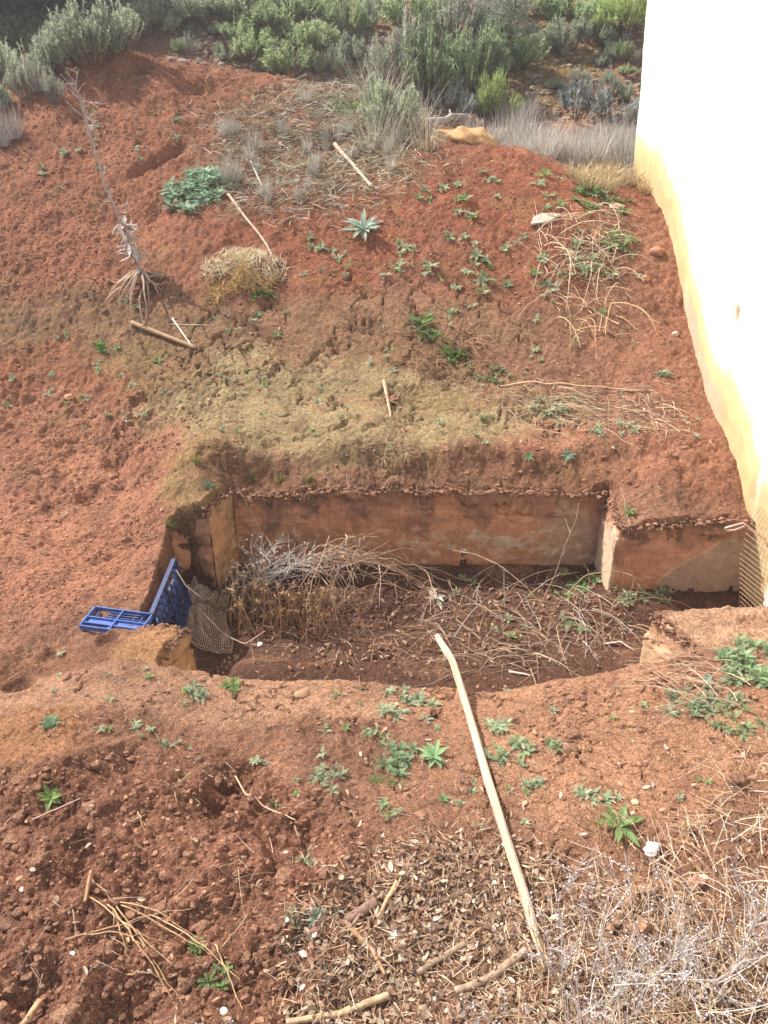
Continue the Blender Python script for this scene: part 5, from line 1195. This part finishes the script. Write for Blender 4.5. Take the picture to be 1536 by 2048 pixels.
def shrub(key, u, v, w, h, label, group=None):
    p = at(u, v); s = px_m(p); e = empty('shrub', p, label, 'shrub', group); f, st_ = random.choice(KINDS[key])
    e.rotation_euler.z = random.uniform(0, 6.28); hh = {'sv': .42, 'gr': .7, 'yg': .7}.get(key, .6); k = w*s*1.15
    e.scale = (k, k, h*s/hh*1.12)
    for q, nme in ((f, 'foliage'), (st_, 'stems')):
        c_ = q.copy(); COL.objects.link(c_); c_.name = nme; c_.parent = e
    return e
UL = ('grey green shrub in the dense patch at the upper left behind the spoil heap', 'shrubs in the upper left patch')
TM = ('olive green shrub scattered on the hillside at the top middle', 'shrubs at the top middle')
RT = ('green shrub on the upper right hillside near the white building', 'shrubs at the upper right')
for (key, u, v, w, h) in (('gg',25,118,110,90),('gg',5,170,80,80),('gg',120,142,95,85),('gg',185,122,120,95),('gg',75,160,70,60),('gg',240,100,120,80),('gg',300,70,110,70),('gg',330,30,90,60),('gg',150,95,110,70),('gg',60,90,120,70),
                          ('gg',410,48,130,70),('gg',270,48,110,60),('gg',-60,150,120,100),('gg',-30,230,90,80),('gg',210,60,100,60),('gg',480,30,110,60)): shrub(key, u, v, w, h, *UL)
for (key, u, v, w, h) in (('ol',470,82,80,48),('ol',500,118,100,52),('gg',448,122,55,34),('ol',575,150,110,55),('ol',625,100,110,62),('ol',690,70,80,60),('ol',540,60,110,56),('ol',590,40,110,55),('gg',735,62,44,60),('gg',655,148,60,46),
                          ('gr',378,112,46,34),('gg',725,20,60,44),('ol',640,20,110,50),('gg',545,14,100,40),('ol',470,50,60,40),('gg',700,120,50,40),('ol',525,92,70,40),('ol',555,115,60,40)): shrub(key, u, v, w, h, *TM)
for (key, u, v, w, h) in (('ol',1040,135,100,70),('gg',1125,105,110,56),('ol',1150,45,120,50),('ol',1060,25,110,50),('gg',1205,135,34,24),('ol',1238,120,48,42),('gg',985,95,70,50),('gg',1180,85,80,50)): shrub(key, u, v, w, h, *RT)
shrub('dk', 935, 190, 130, 110, 'dark green dense bush left of the yellow moss patch')
shrub('dk', 1000, 150, 110, 85, 'rounded dark green bush at the top right of the mossy opening')
shrub('dk', 860, 190, 120, 120, 'dark bush behind the tall pale grass clumps')
shrub('gr', 800, 190, 110, 120, 'grey leafless looking bush above the middle of the crest')
shrub('gr', 905, 90, 130, 110, 'hazy grey tall bush at the top centre')
shrub('ol', 820, 60, 120, 80, 'olive bush left of the hazy grey bush at the top')
shrub('gr', 1000, 60, 120, 90, 'grey green thin bush behind the sapling')
shrub('yg', 1245, 62, 110, 75, 'yellow green bush at the top right against the white building')
shrub('yg', 990, 240, 84, 80, 'bright yellow green bush beside the track')
shrub('sv', 1150, 238, 120, 66, 'left silvery lavender like bush behind the track')
shrub('sv', 1235, 246, 120, 62, 'right silvery lavender like bush against the white building edge')
shrub('sv', 890, 225, 90, 60, 'silvery bush left of the bright yellow green bush')
shrub('sv', 940, 232, 60, 46, 'small silvery bush touching the bright yellow green bush')
shrub('gr', 1215, 190, 44, 44, 'thin grey weed like bush above the silvery bushes')
shrub('gg', 770, 250, 110, 90, 'grey green bush on the crest among pale grass')
shrub('gr', 60, 195, 70, 60, 'brownish grey low bush at the left top of the spoil heap')
shrub('gr', 108, 205, 50, 50, 'small grey bush beside the tip of the leaning dead stalk')
for (u, v) in in_poly_px([(330,10),(1290,10),(1290,220),(1080,200),(820,210),(640,150),(360,110)], 60): shrub(random.choice(['ol','gg','gr','sv']), u, v, random.uniform(22,48), random.uniform(16,34), 'small low sprig of scrub between the bushes on the hillside', 'low scrub on the hillside')
# young tree with a thin trunk
def tree(u, v, y_, h, r, trunk_r, label, cf, crown_n, lobes, name='pine_tree', leaf=.10, wd=.03, cl=.35, group=None, lo=.2):
    a = at_y(u, v, y_); b_ = onground(a[0], y_, -.05); e = empty(name, b_, label, 'tree', group); tr = MB(); cr_ = MB(); P = curve((0,0,0), (0,0,1), h*.85, 0, .05, 8); tr.tube(P, np.linspace(trunk_r, trunk_r*.3, 9), (.16,.12,.09), 8)
    B = []
    for k in range(lobes):
        t = random.uniform(lo, 1); j = min(int(t*8), 7); base_ = np.array(P[j]); a_ = random.uniform(0,6.28); ext = r*(1.15-.6*t)*random.uniform(.5,1.1); tip = base_+np.array([math.cos(a_)*ext, math.sin(a_)*ext, random.uniform(.0,.35)*h*.3]); tr.tube([base_, (base_+tip)/2+rv(.05), tip], [trunk_r*.35, trunk_r*.2, .006], (.16,.12,.09), 4, False)
        q = rng.normal(size=(crown_n,3))*np.array([cl,cl,cl*.6])+tip+(base_-tip)*rng.uniform(0,.6,(crown_n,1)); tone = random.uniform(.7,1.3); blades(cr_, q, rng.normal(size=(crown_n,3))+np.array([0,0,.5]), rng.uniform(.6,1.3,crown_n)*leaf, wd, cols(crown_n, np.asarray(cf)*tone, .2), .1, 2, .3)
    cr_.build('crown', M_LEAF, e); tr.build('trunk', M_WOOD, e); return e
tree(1018, 105, 13.2, 1.5, .45, .025, 'thin young tree with a sparse grey crown on the hillside', (.25,.28,.22), 120, 18, 'young_tree', .05, .012, .10, None, .45)
for (u, y_, h, r) in ((-80,14.4,1.9,1.2),(20,14.2,1.9,1.2),(110,14.6,1.9,1.2),(190,15.2,1.8,1.1)):
    tree(u, 60, y_, h, r, .14, 'dark bluish pine in the shaded wood at the top left corner', (.075,.11,.085), 420, 40, 'pine_tree', .16, .035, .40, 'pines at the top left corner', .05)
for (u, y_) in ((-200,20),(1500,21)):
    tree(u, 60, y_, 3, 1.8, .12, 'dark pine further back on the hill', (.08,.12,.08), 300, 30, 'pine_tree', .16, .04, .40, 'pines further back')

# ================================================================ silver twigs and dead plants bottom right
def silver_bush(u, v, h, n_, label, col, seedc=True, group=None):
    b_ = at(u, v); e = None; mb = MB(); tips = []
    for k in range(n_):
        a = random.uniform(0,6.28); e_ = random.uniform(.9,1.5); st_ = np.array([random.gauss(0,.05), random.gauss(0,.05), -.01])
        tips += branchy(mb, st_, (math.cos(a)*math.cos(e_), math.sin(a)*math.cos(e_), math.sin(e_)), h*random.uniform(.6,1.1), .0026, col, 2, 4, .55, .0, .08, 4, .42)
    for k, t in enumerate(tips):
        if k % 2 == 0: mb.blob(t, random.uniform(.0022,.0042), jit((.56,.52,.56), .15), k, 1, (1,1,1.4))
    o = mb.build('dead_bush', M_TWIG); o.location = b_; tag(o, label, 'dead bush', group)
SV = (.50,.46,.45)
for (u, v, h, n_, lb) in ((1130,1960,.34,9,'silver grey twiggy dead bush right next to the end of the long pole'),(1250,2060,.42,9,'silver twiggy bush in the bottom row, left of the tall one'),(1370,2010,.45,10,'tall silver twiggy bush standing in front of the root tuft'),
                       (1490,1950,.46,9,'silver twiggy bush at the right edge, upper one'),(1470,2120,.42,9,'silver twiggy bush at the bottom right corner'),(1000,2090,.28,7,'low silver twiggy bush at the bottom edge left of the others'),
                       (1130,1790,.20,6,'small pale dead bush beside the long pole above the litter'),(1290,1900,.30,7,'thin silver bush just below the dry root tuft'),(1560,2060,.4,7,'silver bush partly cut by the right edge'),(1180,2100,.34,7,'silver twiggy bush low at the bottom between its neighbours'),
                       (400,2070,.10,2,'tiny silver twig at the bottom left near the yellow green sprout')): silver_bush(u, v, h, n_, lb, SV)
def tuft_extra(mb):
    for k in range(16):
        p = np.array(at(random.gauss(1310,42), random.gauss(1830,26))); mb.blob(p+np.array([0,0,.02]), random.uniform(.015,.035), jit((.28,.16,.10)), k, 2, (1,1,.8), .5)
tangle('shaggy dry root tuft of an uprooted grass on the mud at the right', arcs(160, (1240,1790,1390,1870), (.06,.16), .0019, [(.46,.30,.18),(.34,.21,.13),(.56,.42,.28)], 1.3, 1.6, .22), 'root_tuft', 'roots', tuft_extra)
tangle('small shaggy root tuft left of the leafy green plant', arcs(60, (1170,1620,1235,1680), (.04,.11), .0018, [(.46,.30,.18),(.34,.21,.13)], 1.2, 1.6, .2), 'root_tuft', 'roots')
tangle('pale shaggy root tuft above the silver bushes at the right', arcs(70, (1350,1640,1410,1675), (.03,.08), .0016, [(.60,.44,.30),(.5,.36,.24)], 1.2, 1.6, .2), 'root_tuft', 'roots')
tangle('long thin yellow stems rising through the silver bushes', arcs(40, (1150,1900,1520,2080), (.25,.55), .0017, [(.60,.46,.28),(.5,.38,.26)], 1.35, .5, .06), 'dry_brush')
for bx_ in ((420,1560,640,1800),(60,1820,260,2000)): tag(tangle('thin stems strewn singly over the dug heap', arcs(14, bx_, (.06,.2), .0015, [(.50,.36,.26)], .3, .8, .06), 'twig_litter', 'litter'), kind='stuff')
# ================================================================ thin haze volume, added in place of lens glare
def haze():
    m = bpy.data.materials.new('haze'); m.use_nodes = True; N = m.node_tree.nodes; N.remove(N['Principled BSDF'])
    v = N.new('ShaderNodeVolumePrincipled'); v.inputs['Color'].default_value = (.90,.93,.95,1); v.inputs['Density'].default_value = .0045; v.inputs['Anisotropy'].default_value = .3
    m.node_tree.links.new(v.outputs[0], N['Material Output'].inputs['Volume'])
    mb = MB(); zt = max(float(GZ.max())+3.3, 7.4); zb = float(GZ.min())-1; x0 = 720
    V = [(x0*i, y_, z_) for z_ in (zb, zt) for i, y_ in ((-1,-12),(1,-12),(1,620),(-1,620))]
    mb.add(V, [(3,2,1,0),(4,5,6,7),(0,1,5,4),(1,2,6,5),(2,3,7,6),(3,0,4,7)], (1,1,1)); return tag(mb.build('haze', m), kind='stuff')
haze()
